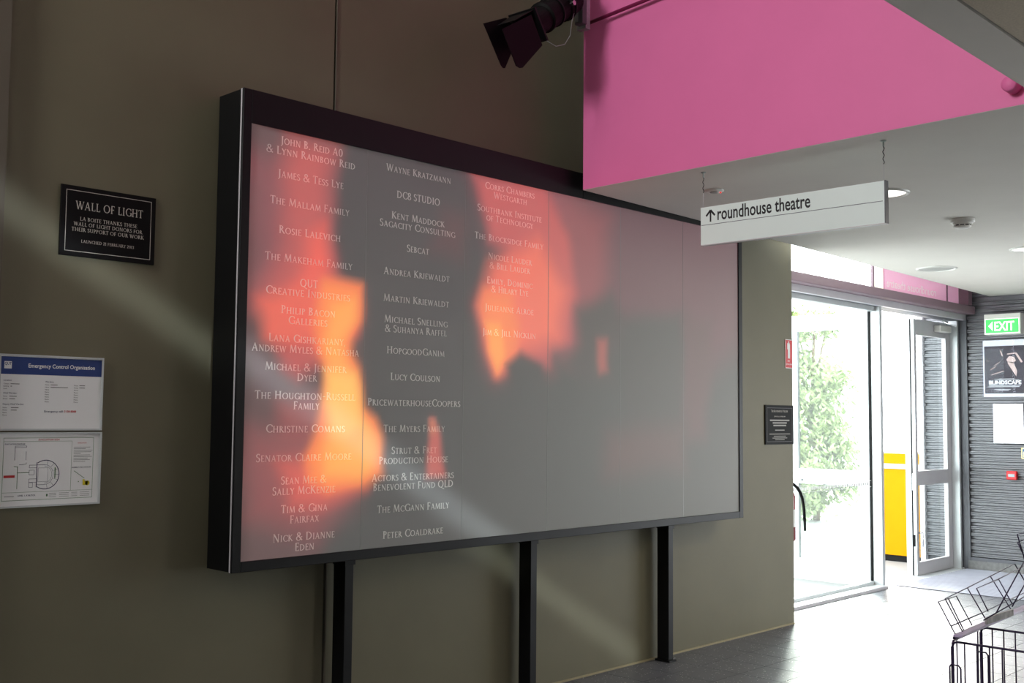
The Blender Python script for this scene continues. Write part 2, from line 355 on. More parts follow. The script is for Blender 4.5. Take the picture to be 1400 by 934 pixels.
# main wall in two panels with a control joint
wl = bpy.data.objects.new('wall_left', None); C.objects.link(wl); struct(wl)
box('wall_panel', 1.6, 3.312, 0, 0.25, 0, 6.2, M_wall, wl)
box('wall_panel', 3.330, XE, 0, 0.25, 0, 6.2, M_wall, wl)
box('joint_backing', 3.300, 3.342, 0.02, 0.24, 0, 6.2, M_blackm, wl)
box('joint_bead', 3.3235, 3.3295, -0.004, 0.02, 0, 6.2, M_wallr, wl)
struct(box('trim_1', -3.0, 1.695, -0.045, 0.25, 0, 6.2, M_wallr))
box('wall_panel', 7.85, 14, 0.33, 0.4, 4.8, 6.2, M_wall, wl)
struct(box('baseboard_left', 1.7, XE, -0.006, 0.0, 0.0, 0.012, mat('pale_sealant', (150, 140, 110), rough=0.6)))
# rest of the room, unseen
wn = struct(box('wall_near', -3.25, -3.0, -9.2, 0, 0, 6.2, M_white))
wb = bpy.data.objects.new('wall_back', None); C.objects.link(wb); struct(wb)
for a in ((-3, 13, 0, 1.1), (-3, 13, 2.1, 6.2), (-3, 9.6, 1.1, 2.1), (10.8, 13, 1.1, 2.1)):
    box('wall_panel', a[0], a[1], -9.2, -9.0, a[2], a[3], M_white, wb)
struct(prism_obj('roof', [(-3.2, -9.2), (14, -9.2), (14, .3), (-3.2, .3)], 6.2, 6.3, M_white))
# ceiling slab, open to the atrium void over the wall display
ce = bpy.data.objects.new('ceiling', None); C.objects.link(ce); struct(ce)
def edge_y(x): return -0.282 + (x - 4.94) * 0.0455
prism_obj('soffit', [(4.942, -.282), (12.13, edge_y(12.13)), (12.13, -9.0), (4.75, -9.0), (4.827, -2.93)], ZC, ZC + .22, M_white, ce)
prism_obj('soffit', [(-3, -2.955), (4.825, -2.925), (4.83, -3.10), (-3, -3.13)], ZC, ZC + .22, M_white, ce)
prism_obj('soffit_lip', [(-3, -3.085), (4.8, -3.055), (4.8, -3.10), (-3, -3.13)], ZC - .004, ZC + .001, M_white, ce)
prism_obj('shadow_gap', [(-3, -3.13), (4.8, -3.10), (4.8, -3.108), (-3, -3.138)], ZC + .01, ZC + .02, M_blackm, ce)
prism_obj('acoustic_panel', [(-3, -3.138), (4.8, -3.108), (4.74, -9.0), (-3, -9.0)], ZC, ZC + .22, M_acou, ce)
struct(prism_obj('trim_2', [(-3, -2.96), (4.83, -2.93), (4.83, -3.05), (-3, -3.08)], ZC + .22, 6.2, M_white))
# pink bulkhead over the edge of the ceiling
struct(prism_obj('wall_bulkhead', [(4.94, -.282), (4.825, -2.93), (4.88, -2.93), (4.99, -.285)], ZC + .002, 6.2, M_pink))
# end wall with corrugated cladding
wr = bpy.data.objects.new('wall_right', None); C.objects.link(wr); struct(wr)
for a in ((-9.2, -5.6, 0, 6.2), (-2.4, .82, 0, 6.2), (-5.6, -2.4, 2.4, 6.2)):
    box('backing', 12.17, 12.35, a[0], a[1], a[2], a[3], M_dgrey, wr)
box('mullion', 12.18, 12.26, -3.84, -3.78, 0, 2.4, M_alu, wr)
def corrugated(name, y0, y1, z0, z1, per=0.0735, dep=0.032, x=12.165):
    prof = []; z = z0
    while z < z1 - per * .5:
        prof += [(0, z), (dep, z + per * .14), (dep, z + per * .28), (dep * .80, z + per * .34), (dep, z + per * .40), (dep, z + per * .54), (0, z + per * .68)]
        z += per
    prof.append((0, z1)); bm = bmesh.new()
    A = [bm.verts.new((x - d, y0, zz)) for d, zz in prof]; B = [bm.verts.new((x - d, y1, zz)) for d, zz in prof]
    for i in range(len(prof) - 1): bm.faces.new((A[i], A[i + 1], B[i + 1], B[i]))
    me = finish(bm); return link(name, me, M_corr, wr)
corrugated('corrugated_sheet', -2.4, .30, .13, 2.95)
corrugated('corrugated_sheet', -.6, .30, 2.95, 3.35)
corrugated('corrugated_sheet', .50, .80, .10, 3.0)
box('plinth', 12.125, 12.17, -2.4, .335, 0, .095, M_plinth, wr)
box('sheet_trim', 12.12, 12.165, -2.4, .31, .095, .13, M_dgrey, wr)
box('sheet_trim', 12.115, 12.165, .30, .325, .095, 3.3, M_dgrey, wr)
box('sheet_trim', 12.125, 12.165, .33, .375, 0, 3.3, M_dgrey, wr)
box('sheet_trim', 12.10, 12.18, .79, .845, 0, 3.0, M_alug, wr)
# floor: bed of grout plus single tiles, paving outside
fl = bpy.data.objects.new('floor', None); C.objects.link(fl); struct(fl)
box('grout_bed', -3, 12.17, -9.2, .62, -.08, -.003, M_grout, fl)
s = .3014; g = .0024
bm = bmesh.new(); badd(bm, g, s - g, g, s - g, -.012, 0)
tile_me = finish(bm); tile_me.materials.append(M_tile)
XA, YJ = 6.9761, -.6283
n_t = 0
cand = []
for i in range(-7, 17):
    for j in range(-12, 4):
        x, y = XA + i * s, YJ + j * s
        if x + s > 12.125 or y + s > .34: continue
        d = Vector((x + s / 2, y + s / 2 + 4.4807, -1.6)); zz = d.dot(FWD)
        px = 700 + 1504 * d.dot(RGT) / zz; py = 467 - 1504 * d.dot(UP) / zz
        vis = px > 700 and px < 1440 and py < 975 and not (y > -.02 and x < 7.8)
        if vis: cand.append((zz, x, y, (i, j)))
cand.sort(); done = set()
for zz, x, y, ij in cand[:298]:
    o = bpy.data.objects.new('floor_tile', tile_me); C.objects.link(o); o.parent = fl; o.location = (x, y, 0); done.add(ij)
bm = bmesh.new()
for i in range(-33, 18):
    for j in range(-28, 4):
        if (i, j) in done: continue
        x, y = XA + i * s, YJ + j * s
        x1, y1 = min(x + s, 12.125), min(y + s, .34)
        if x < -3 or y < -9.2 or x1 - x < .02 or y1 - y < .02: continue
        badd(bm, x + g, x1 - g, y + g, y1 - g, -.012, 0)
o = link('floor_tiles', finish(bm), M_tile, fl); o['kind'] = 'stuff'
struct(box('paving', 7.86, 40, .62, 30, -.1, -.012, M_paving))
struct(box('threshold', 10.15, 12.08, .34, .62, -.08, .001, M_alu))

# ================================================================ ENTRANCE GLAZING (setting)
GY = .46
w1 = bpy.data.objects.new('window_1', None); C.objects.link(w1); struct(w1)   # fixed sidelight
box('window_sill', 7.85, 10.13, .31, .475, 0, .03, M_alu, w1, bevel=.003)
box('sill_face', 7.85, 10.13, .300, .312, 0, .028, M_alug, w1)
box('mullion', 10.095, 10.148, .335, .475, 0, 2.70, M_alu, w1, bevel=.002)
box('window_frame', 7.95, 10.095, .42, .465, .03, .06, M_alu, w1)
box('window_frame', 7.95, 10.095, .38, .465, 2.655, 2.70, M_alu, w1)
box('pane', 7.95, 10.095, .438, .446, .05, 2.66, M_glass, w1)
box('glazing_gasket', 10.085, 10.096, .430, .455, .05, 2.66, M_blackm, w1)
fs = Flat((8.3, .436, .94), (1, 0, 0))
shapes_obj('manifestation_strip', fs, [rectq(.3 + i * .045, .33 + i * .045, .035, .065) for i in range(32)] + [rectq(.25, 1.78, .075, .08), rectq(.25, 1.78, .018, .023)], mat('frosted_film', (232, 236, 236), rough=.7), w1)
w2 = bpy.data.objects.new('window_2', None); C.objects.link(w2); struct(w2)   # highlight glazing over the doors
box('window_frame', 7.85, 12.12, .335, .52, 2.70, 2.865, M_dgrey, w2)
box('transom_pelmet', 7.85, 12.11, .195, .335, 2.762, 2.845, M_mauve, w2, bevel=.008)
box('head_lip', 7.85, 12.11, .30, .336, 2.70, 2.765, M_alug, w2)
box('mullion', 9.95, 9.972, .322, .35, 2.86, 4.80, M_mauve, w2)
box('mullion', 11.665, 11.685, .318, .35, 2.86, 4.80, M_mauve, w2)
box('mullion', 11.99, 12.09, .22, .36, 2.86, 4.80, M_mauve, w2)
box('pane', 7.86, 9.945, .335, .342, 2.86, 4.80, M_glass, w2)
box('pane', 9.97, 11.665, .335, .342, 2.86, 4.80, M_glass, w2)
box('pane', 11.69, 11.99, .335, .342, 2.86, 4.80, M_glass, w2)
box('translucent_panel', 9.972, 10.17, .325, .333, 2.865, 3.60, M_cream, w2)
box('pink_film', 10.185, 11.663, .325, .333, 2.865, 3.60, M_film, w2)
box('pink_film', 11.70, 11.985, .325, .333, 2.865, 3.60, M_film, w2)
box('film_edge', 10.17, 10.185, .322, .334, 2.865, 3.60, M_pink, w2)
ft = Flat((10.24, .3245, 2.905), (1, 0, 0))
sans('mirrored_lettering', ft, 'roundhouse theatre', 0, 0, .085, M_cream, w2, width=1.15, mirror=True, bold=.01)
# jamb
struct(box('trim_3', 12.075, 12.12, .385, .53, 0, 2.70, M_alu, bevel=.002))

# right leaf, closed
d1 = bpy.data.objects.new('door_1', None); C.objects.link(d1); struct(d1)
X0, X1, Y0, Y1 = 11.165, 12.07, .47, .515
def leaf_x(d, x0, x1, y0, y1):
    st = .085
    box('stile', x0, x0 + .055, y0, y1, .005, 2.665, M_alug, d, bevel=.002)
    box('stile', x1 - .10, x1, y0, y1, .005, 2.665, M_alug, d, bevel=.002)
    box('bottom_rail', x0 + .055, x1 - .10, y0, y1, .005, .135, M_alug, d, bevel=.002)
    box('mid_rail', x0 + .055, x1 - .10, y0, y1, .925, 1.075, M_alug, d, bevel=.002)
    box('top_rail', x0 + .055, x1 - .10, y0, y1, 2.50, 2.665, M_alug, d, bevel=.002)
    ym = (y0 + y1) / 2
    box('pane', x0 + .05, x1 - .095, ym, ym + .006, .13, .93, M_glass, d)
    box('pane', x0 + .05, x1 - .095, ym, ym + .006, 1.07, 2.505, M_glass, d)
leaf_x(d1, X0, X1, Y0, Y1)
box('meeting_stile', X0 - .012, X0, Y0 - .004, Y1 + .06, .005, 2.665, M_alu, d1)
box('edge_seal', X0 - .014, X0 - .010, Y0 + .03, Y0 + .045, .005, 2.665, M_blackm, d1)
box('lock', X0 - .018, X0 - .005, Y0 + .02, Y0 + .035, .88, 1.05, M_chrome, d1)
box('flush_bolt', X0 - .018, X0 - .005, Y0 + .012, Y0 + .04, .30, .42, M_blackm, d1)
h = link('door_handle', (lambda bm: (tube(bm, [(X0 + .03, Y0 - .005, .44), (X0 + .03, Y0 - .05, .44)], .008), tube(bm, [(X0 + .03, Y0 - .05, .44), (X0 + .03, Y0 - .05, .30)], .007), finish(bm, True))[2])(bmesh.new()), M_chrome, d1)
box('door_closer', 11.66, 11.94, .39, .47, 2.555, 2.625, M_plas, d1, bevel=.008)
link('closer_arm', (lambda bm: (tube(bm, [(11.90, .41, 2.63), (11.62, .36, 2.66), (11.66, .36, 2.675), (11.93, .43, 2.675)], .011), finish(bm, True))[1])(bmesh.new()), M_alu, d1)
# left leaf, swung open outwards on the mullion
d2 = bpy.data.objects.new('door_2', None); C.objects.link(d2); struct(d2)
def leaf_y(d, x0, x1, y0, y1):
    box('stile', x0, x1, y0, y0 + .085, .01, 2.665, M_alu, d, bevel=.002)
    box('stile', x0, x1, y1 - .085, y1, .01, 2.665, M_alu, d, bevel=.002)
    box('bottom_rail', x0, x1, y0 + .085, y1 - .085, .01, .20, M_alu, d, bevel=.002)
    box('mid_rail', x0, x1, y0 + .085, y1 - .085, .95, 1.10, M_alu, d, bevel=.002)
    box('top_rail', x0, x1, y0 + .085, y1 - .085, 2.50, 2.665, M_alu, d, bevel=.002)
    xm = (x0 + x1) / 2
    box('pane', xm, xm + .006, y0 + .08, y1 - .08, .195, .955, M_glass, d)
    box('pane', xm, xm + .006, y0 + .08, y1 - .08, 1.095, 2.505, M_glass, d)
leaf_y(d2, 10.17, 10.215, .50, 1.35)
tube_obj('door_handle', [(10.17, 1.30, .99), (10.12, 1.30, .99), (10.12, 1.18, .99)], .009, M_chrome, d2)

# ================================================================ WALL DISPLAY
XL, XR, ZB, ZT, DP, BW, BT = 2.6571, 6.7828, .9034, 3.0744, .2148, .0466, .1538
disp = empty('donor_display', ((XL + XR) / 2, -.1, 0), 'huge black framed backlit donor board with six frosted panels standing on three posts', 'display')
box('housing', XL, XR, -DP + .02, -.012, ZB + .004, ZT - .004, M_black, disp)
box('corner_bead', XL - .001, XL + .004, -DP + .010, -DP + .020, ZB + .002, ZT - .002, M_alug, disp)
box('stile', XL + .0005, XL + BW, -DP, -DP + .02, ZB, ZT, M_black, disp, bevel=.002)
box('stile', XR - BW, XR, -DP, -DP + .02, ZB, ZT, M_black, disp, bevel=.002)
box('bottom_rail', XL + BW, XR - BW, -DP, -DP + .02, ZB, ZB + BW, M_black, disp, bevel=.002)
xm = 5.02
box('top_rail', XL + BW, xm, -DP, -DP + .02, ZT - BT, ZT, M_black, disp, bevel=.001)
box('top_rail', xm + .001, XR - BW, -DP, -DP + .02, ZT - BT, ZT, M_black, disp, bevel=.001)
YS = -.2070
SX0, SX1, SZ0, SZ1 = XL + BW, XR - BW, ZB + BW, ZT - BT
PW = (SX1 - SX0) / 6
# backlight picture: soft-edged patches of colour in display coordinates (x, z)
LAYERS = [
 ([(2.69, 2.979), (3.188, 3.083), (3.158, 2.54), (3.148, 2.214), (3.356, 2.222), (3.381, 1.132), (3.144, 1.025), (3.067, 0.812), (2.677, 0.852)], (0.055, 0.008, 0.01), 0.09),
 ([(4.409, 2.961), (6.802, 3.037), (6.793, 2.137), (6.287, 1.86), (6.073, 1.659), (6.074, 2.245), (5.407, 2.177), (5.054, 1.999), (4.663, 2.064)], (0.075, 0.006, 0.018), 0.189),
 ([(2.711, 2.781), (3.142, 2.805), (3.149, 2.539), (3.158, 2.186), (2.729, 2.149)], (0.17, 0.015, 0.025), 0.117),
 ([(2.909, 2.886), (3.166, 2.881), (3.154, 2.682), (3.143, 2.432), (3.158, 2.186), (2.754, 2.085), (2.882, 2.4)], (0.42, 0.04, 0.035), 0.097),
 ([(3.025, 2.418), (3.133, 2.501), (3.149, 2.186), (2.949, 2.168)], (0.72, 0.06, 0.03), 0.077),
 ([(2.772, 2.136), (2.948, 2.195), (3.156, 2.239), (3.333, 2.22), (3.33, 1.986), (3.123, 1.852), (2.956, 1.896), (2.816, 1.956)], (0.7, 0.07, 0.03), 0.062),
 ([(2.895, 1.926), (3.079, 1.936), (3.09, 1.833), (2.98, 1.778), (2.898, 1.825)], (0.42, 0.035, 0.03), 0.068),
 ([(2.874, 1.674), (3.094, 1.695), (3.099, 1.489), (2.97, 1.406), (2.88, 1.491)], (0.22, 0.02, 0.02), 0.068),
 ([(2.732, 1.524), (3.09, 1.523), (3.311, 1.258), (3.269, 1.173), (3.102, 1.045), (2.743, 1.135)], (0.2, 0.018, 0.022), 0.115),
 ([(2.91, 1.39), (3.134, 1.42), (3.401, 1.237), (3.14, 1.172), (2.975, 1.188)], (0.55, 0.05, 0.03), 0.075),
 ([(3.114, 2.235), (3.342, 2.235), (3.348, 2.149), (3.337, 2.058), (3.303, 1.984), (3.314, 1.895), (3.351, 1.826), (3.378, 1.629), (3.448, 1.576), (3.483, 1.468), (3.496, 1.305), (3.401, 1.255), (3.181, 1.239), (3.074, 1.301), (3.051, 1.421), (3.089, 1.557), (3.128, 1.678), (3.146, 1.8), (3.122, 1.904), (3.076, 2.04)], (0.9, 0.19, 0.015), 0.049),
 ([(3.168, 2.117), (3.308, 2.164), (3.31, 2.056), (3.259, 1.946), (3.288, 1.841), (3.344, 1.736), (3.366, 1.576), (3.45, 1.486), (3.463, 1.342), (3.355, 1.274), (3.158, 1.316), (3.133, 1.454), (3.172, 1.627), (3.177, 1.767), (3.155, 1.94)], (0.92, 0.31, 0.03), 0.046),
 ([(3.154, 1.801), (3.325, 1.789), (3.355, 1.683), (3.362, 1.54), (3.262, 1.452), (3.174, 1.523), (3.149, 1.662)], (0.92, 0.46, 0.07), 0.053),
 ([(3.196, 1.488), (3.394, 1.522), (3.452, 1.414), (3.399, 1.326), (3.2, 1.349)], (0.92, 0.36, 0.03), 0.057),
 ([(3.825, 1.596), (3.845, 1.596), (3.878, 1.521), (3.913, 1.292), (3.785, 1.296), (3.802, 1.483)], (0.4, 0.045, 0.03), 0.03),
 ([(3.815, 1.589), (3.851, 1.589), (3.867, 1.521), (3.811, 1.513)], (0.45, 0.12, 0.06), 0.023),
 ([(3.883, 2.678), (4.048, 2.682), (4.052, 2.423), (3.809, 2.455)], (0.035, 0, 0), 0.086),
 ([(4.11, 2.932), (4.913, 2.947), (5.259, 2.827), (5.261, 2.462), (5.135, 2.248), (5.02, 1.997), (4.921, 1.94), (4.758, 1.993), (4.74, 1.886), (4.634, 1.894), (4.493, 1.963), (4.364, 1.884), (4.278, 1.832), (4.238, 1.879), (4.202, 2.037), (4.177, 2.196), (4.232, 2.301), (4.288, 2.387), (4.332, 2.494), (4.343, 2.57), (4.228, 2.584), (4.191, 2.742)], (0.2, 0.018, 0.028), 0.142),
 ([(4.121, 2.922), (4.685, 2.929), (4.901, 2.69), (4.957, 2.344), (4.92, 2.036), (4.758, 1.993), (4.727, 1.898), (4.493, 1.963), (4.364, 1.884), (4.278, 1.832), (4.202, 2.037), (4.177, 2.196), (4.232, 2.301), (4.299, 2.409), (4.355, 2.538), (4.228, 2.584), (4.191, 2.742)], (0.44, 0.045, 0.04), 0.066),
 ([(4.252, 2.445), (4.626, 2.612), (4.852, 2.335), (4.822, 2.052), (4.493, 1.971), (4.306, 1.861), (4.214, 1.998), (4.177, 2.196)], (0.72, 0.1, 0.045), 0.099),
 ([(4.209, 2.299), (4.417, 2.297), (4.479, 2.136), (4.451, 1.969), (4.284, 1.84), (4.213, 2.038), (4.188, 2.196)], (0.82, 0.17, 0.03), 0.065),
 ([(4.212, 2.118), (4.326, 2.126), (4.363, 1.945), (4.295, 1.845), (4.231, 1.966)], (0.9, 0.28, 0.03), 0.036),
 ([(4.364, 1.896), (4.493, 1.971), (4.665, 1.895), (4.678, 1.77), (4.424, 1.763)], (0.0, 0.0, 0.0), 0.041),
 ([(4.958, 2.257), (5.297, 2.374), (5.407, 2.2), (5.407, 2.062), (5.32, 2.035), (5.321, 1.831), (4.988, 1.821), (4.888, 1.904), (5.0, 2.04)], (0.01, 0.0, 0.0), 0.08),
 ([(5.164, 2.085), (5.255, 2.09), (5.285, 1.897), (5.2, 1.876)], (0.26, 0.03, 0.02), 0.04),
 ([(5.407, 2.2), (6.033, 2.291), (6.072, 1.562), (5.445, 1.515)], (0.004, 0.0, 0.0), 0.076),
 ([(5.251, 1.516), (6.072, 1.562), (6.071, 1.271), (5.252, 1.249)], (0.045, 0.008, 0.008), 0.121),
 ([(6.117, 2.248), (6.422, 2.269), (6.329, 1.463), (6.114, 1.464)], (0.05, 0.004, 0.008), 0.099),
 ([(2.74, 1.892), (2.839, 1.823), (2.901, 1.725), (2.803, 1.722), (2.735, 1.803)], (0.06, 0.012, 0.02), 0.046),  # streak of the sun glint on the sheet, painted into the backlight colours
]

def inside_dist(x, z, poly):
    d = 1e9; ins = False; n = len(poly)
    for i in range(n):
        x0, z0 = poly[i]; x1, z1 = poly[(i + 1) % n]
        dx, dz = x1 - x0, z1 - z0; t = max(0, min(1, ((x - x0) * dx + (z - z0) * dz) / (dx * dx + dz * dz + 1e-12)))
        dd = (x - x0 - t * dx) ** 2 + (z - z0 - t * dz) ** 2
        if dd < d: d = dd
        if (z0 > z) != (z1 > z) and x < x0 + (z - z0) * dx / dz: ins = not ins
    return math.sqrt(d) * (1 if ins else -1)
BOXES = [(min(p[0] for p in P) - f, max(p[0] for p in P) + f, min(p[1] for p in P) - f, max(p[1] for p in P) + f) for P, c, f in LAYERS]
def glow(x, z):
    e = [0.0, 0.0, 0.0]
    for (P, c, f), B in zip(LAYERS, BOXES):
        if x < B[0] or x > B[1] or z < B[2] or z > B[3]: continue
        d = inside_dist(x, z, P); a = max(0, min(1, (d + f) / (2 * f))); a = a * a * (3 - 2 * a)
        for k in range(3): e[k] += (c[k] - e[k]) * a
    return e
def warp(x, z):
    return (x + .012 * math.sin(9 * z + 3 * x) + .006 * math.sin(23 * z + 1.3), z + .010 * math.sin(8 * x + 2 * z))
NX, NZ = 34, 96
for k in range(6):
    x0, x1 = SX0 + k * PW + .0012, SX0 + (k + 1) * PW - .0012
    vs, fs_, cols = [], [], []
    for j in range(NZ + 1):
        for i in range(NX + 1):
            x = x0 + (x1 - x0) * i / NX; z = SZ0 + (SZ1 - SZ0) * j / NZ
            vs.append((x, YS, z)); cols.append(glow(*warp(x, z)))
    for j in range(NZ):
        for i in range(NX):
            a = j * (NX + 1) + i; fs_.append((a, a + 1, a + NX + 2, a + NX + 1))
    nb = len(vs)                       # the sheet's edges and back give it its thickness
    vs += [(x0, YS + .006, SZ0), (x1, YS + .006, SZ0), (x1, YS + .006, SZ1), (x0, YS + .006, SZ1)]; cols += [[0, 0, 0]] * 4
    c00, c10, c11, c01 = 0, NX, (NZ + 1) * (NX + 1) - 1, NZ * (NX + 1)
    fs_ += [(nb + 1, nb, nb + 3, nb + 2), (c01, nb + 3, nb, c00), (c10, nb + 1, nb + 2, c11)]
    me = bpy.data.meshes.new('mesh'); me.from_pydata(vs, [], fs_); me.update()
    at = me.attributes.new('backlight', 'FLOAT_COLOR', 'POINT')
    for i, c in enumerate(cols): at.data[i].color = (*c, 1)
    sp = link('screen_panel', me, M_screen, disp)
    sp['label'] = ['first frosted panel with orange glow and donor names', 'second frosted panel, grey, with donor names', 'third frosted panel with donor names and orange glow',
                   'fourth frosted panel with dull red glow', 'fifth frosted panel, plain grey', 'sixth frosted panel, plain grey'][k]
    if k < 3: PANELS = locals().get('PANELS', []) + [sp]
FD = Flat((0, YS, 0), (1, 0, 0))
NAMES = [
 (0, 'John B. Reid A0', 2.865, 3.224, 2.871, 2.877),
 (0, '& Lynn Rainbow Reid', 2.787, 3.301, 2.818, 2.829),
 (0, 'James & Tess Lye', 2.854, 3.232, 2.711, 2.723),
 (0, 'The Mallam Family', 2.814, 3.271, 2.585, 2.592),
 (0, 'Rosie Lalevich', 2.865, 3.221, 2.453, 2.459),
 (0, 'The Makeham Family', 2.794, 3.295, 2.325, 2.328),
 (0, 'QUT', 2.989, 3.093, 2.216, 2.221),
 (0, 'Creative Industries', 2.802, 3.285, 2.171, 2.172),
 (0, 'Philip Bacon', 2.887, 3.199, 2.087, 2.086),
 (0, 'Galleries', 2.928, 3.153, 2.042, 2.037),
 (0, 'Lana Gishkariany,', 2.823, 3.264, 1.956, 1.953),
 (0, 'Andrew Myles & Natasha', 2.736, 3.345, 1.905, 1.906),
 (0, 'Michael & Jennifer', 2.808, 3.271, 1.822, 1.823),
 (0, 'Dyer', 2.984, 3.098, 1.776, 1.776),
 (0, 'The Houghton-Russell', 2.758, 3.328, 1.692, 1.689),
 (0, 'Family', 2.967, 3.116, 1.644, 1.644),
 (0, 'Christine Comans', 2.820, 3.268, 1.541, 1.534),
 (0, 'Senator Claire Moore', 2.772, 3.311, 1.408, 1.402),
 (0, 'Sean Mee &', 2.908, 3.165, 1.304, 1.296),
 (0, 'Sally McKenzie', 2.863, 3.219, 1.254, 1.251),
 (0, 'Tim & Gina', 2.911, 3.175, 1.173, 1.165),
 (0, 'Fairfax', 2.961, 3.127, 1.123, 1.117),
 (0, 'Nick & Dianne', 2.871, 3.220, 1.044, 1.035),
 (0, 'Eden', 2.992, 3.103, 0.994, 0.990),
 (1, 'Wayne Kratzmann', 3.495, 3.942, 2.853, 2.857),
 (1, 'DC8 STUDIO', 3.567, 3.865, 2.722, 2.730),
 (1, 'Kent Maddock', 3.534, 3.900, 2.614, 2.618),
 (1, 'Sagacity Consulting', 3.459, 3.976, 2.567, 2.572),
 (1, 'Sebcat', 3.639, 3.793, 2.456, 2.459),
 (1, 'Andrea Kriewaldt', 3.489, 3.940, 2.325, 2.331),
 (1, 'Martin Kriewaldt', 3.490, 3.939, 2.191, 2.194),
 (1, 'Michael Snelling', 3.498, 3.930, 2.084, 2.089),
 (1, '& Suhanya Raffel', 3.503, 3.925, 2.036, 2.041),
 (1, 'HopgoodGanim', 3.517, 3.912, 1.930, 1.931),
 (1, 'Lucy Coulson', 3.544, 3.883, 1.797, 1.798),
 (1, 'PricewaterhouseCoopers', 3.402, 4.030, 1.669, 1.668),
 (1, 'The Myers Family', 3.506, 3.921, 1.537, 1.536),
 (1, 'Strut & Fret', 3.559, 3.866, 1.428, 1.426),
 (1, 'Production House', 3.479, 3.947, 1.379, 1.377),
 (1, 'Actors & Entertainers', 3.436, 3.989, 1.296, 1.292),
 (1, 'Benevolent Fund QLD', 3.445, 3.986, 1.249, 1.247),
 (1, 'The McGann Family', 3.473, 3.958, 1.141, 1.135),
 (1, 'Peter Coaldrake', 3.512, 3.918, 1.013, 1.008),
 (2, 'Corrs Chambers', 4.195, 4.598, 2.873, 2.875),
 (2, 'Westgarth', 4.263, 4.534, 2.824, 2.831),
 (2, 'Southbank Institute', 4.138, 4.660, 2.738, 2.748),
 (2, 'of Technology', 4.207, 4.588, 2.691, 2.703),
 (2, 'The Blocksidge Family', 4.120, 4.676, 2.583, 2.591),
 (2, 'Nicole Lauder', 4.224, 4.580, 2.479, 2.488),
 (2, '& Bill Lauder', 4.236, 4.565, 2.431, 2.436),
 (2, 'Emily, Dominic', 4.217, 4.585, 2.348, 2.352),
 (2, '& Hilary Lye', 4.251, 4.552, 2.300, 2.307),
 (2, 'Julieanne Alroe', 4.205, 4.597, 2.198, 2.201),
 (2, 'Jim & Jill Nicklin', 4.189, 4.617, 2.063, 2.066),
]

for (k, t, xl, xr, zl, zr) in NAMES:
    o = shapes_obj('name_lettering', FD, roman_at(t, xl, xr, (zl + zr) / 2, .037, 0.95), M_vinyl, PANELS[k], d=.0012); o['kind'] = 'stuff'
    at = o.data.attributes.new('backlight', 'FLOAT_COLOR', 'POINT'); og = origin_of(PANELS[k])
    memo = {}
    og = origin_of(disp)
    for i, v in enumerate(o.data.vertices):
        kk = (round(v.co.x + og.x, 2), round(v.co.z + og.z, 2))
        if kk not in memo: memo[kk] = glow(*warp(*kk))
        c = memo[kk]; at.data[i].color = (c[0] * .62, c[1] * .60, c[2] * .60, 1)
# seams: thin pale grey bead between sheets
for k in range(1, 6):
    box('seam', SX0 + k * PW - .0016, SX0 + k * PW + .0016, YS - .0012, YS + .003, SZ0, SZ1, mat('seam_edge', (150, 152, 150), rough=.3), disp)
for px in (3.348, 4.678, 6.012):
    x0 = px; pst = box('post', x0, x0 + .052, -.125, -.032, .012, ZB + .004, M_black, disp, bevel=.002)
    box('post_cap', x0 - .004, x0 + .060, -.129, -.028, ZB - .035, ZB + .004, M_black, pst, bevel=.001)
    box('base_plate', x0 - .012, x0 + .068, -.140, -.020, 0, .012, M_black, pst, bevel=.002)
    lathe_obj('bolt', (x0 + .060, -.125, .012), (0, 0, 1), [(0, .009), (.009, .009), (.011, 0)], M_chrome, pst, n=8)

# ================================================================ PLAQUES AND NOTICES ON THE WALL
pl = empty('memorial_plaque', (2.145, 0, 2.25), 'black plaque reading Wall of Light on the wall left of the display', 'plaque', 'black plaques on the wall')
box('plate', 1.935, 2.357, -.010, 0, 2.2515, 2.5475, mat('plaque_black', (11, 10, 11), rough=.6, spec=.15), pl, bevel=.001)
FP = Flat((1.935, -.010, 2.2515), (1, 0, 0))
shapes_obj('border_line', FP, ringq(.021, .401, .020, .277, .0022), M_textp, pl)
shapes_obj('lettering', FP, roman_at('WALL OF LIGHT', .062, .364, .216, .034) + roman_at('LA BOITE THANKS THESE', .082, .338, .160, .0155) +
    roman_at('WALL OF LIGHT DONORS FOR', .056, .362, .137, .0155) + roman_at('THEIR SUPPORT OF OUR WORK', .048, .370, .114, .0155) +
    roman_at('LAUNCHED 21 FEBRUARY 2013', .090, .326, .066, .0125), M_textp, pl)

em = empty('framed_notice', (1.93, 0, 1.525), 'white framed Emergency Control Organisation notice with blue header, above the evacuation plan', 'notice', 'framed notices on the left wall')
def picture_frame(p, x0, x1, z0, z1):
    w = .007
    box('frame_side', x0, x0 + w, -.016, 0, z0, z1, M_alu, p); box('frame_side', x1 - w, x1, -.016, 0, z0, z1, M_alu, p)
    box('frame_side', x0 + w, x1 - w, -.016, 0, z0, z0 + w, M_alu, p); box('frame_side', x0 + w, x1 - w, -.016, 0, z1 - w, z1, M_alu, p)
    box('sheet', x0 + w, x1 - w, -.010, -.002, z0 + w, z1 - w, M_paper, p)
picture_frame(em, 1.712, 2.141, 1.528, 1.832)
FE = Flat((0, -.010, 0), (1, 0, 0))
shapes_obj('blue_header', FE, [rectq(1.719, 2.134, 1.752, 1.822)], M_blue, em, d=.0006)
shapes_obj('logo', FE, [rectq(1.733, 1.762, 1.774, 1.803)], M_paper, em, d=.0010)
sans('logo_lettering', FE, 'QUT', 1.7345, 1.789, .011, M_blue, em, width=.026, bold=.02, d=.0014)
sans('heading', FE, 'Emergency Control Organisation', 1.828, 1.781, .0165, M_paper, em, width=.276, bold=.015, d=.0012)
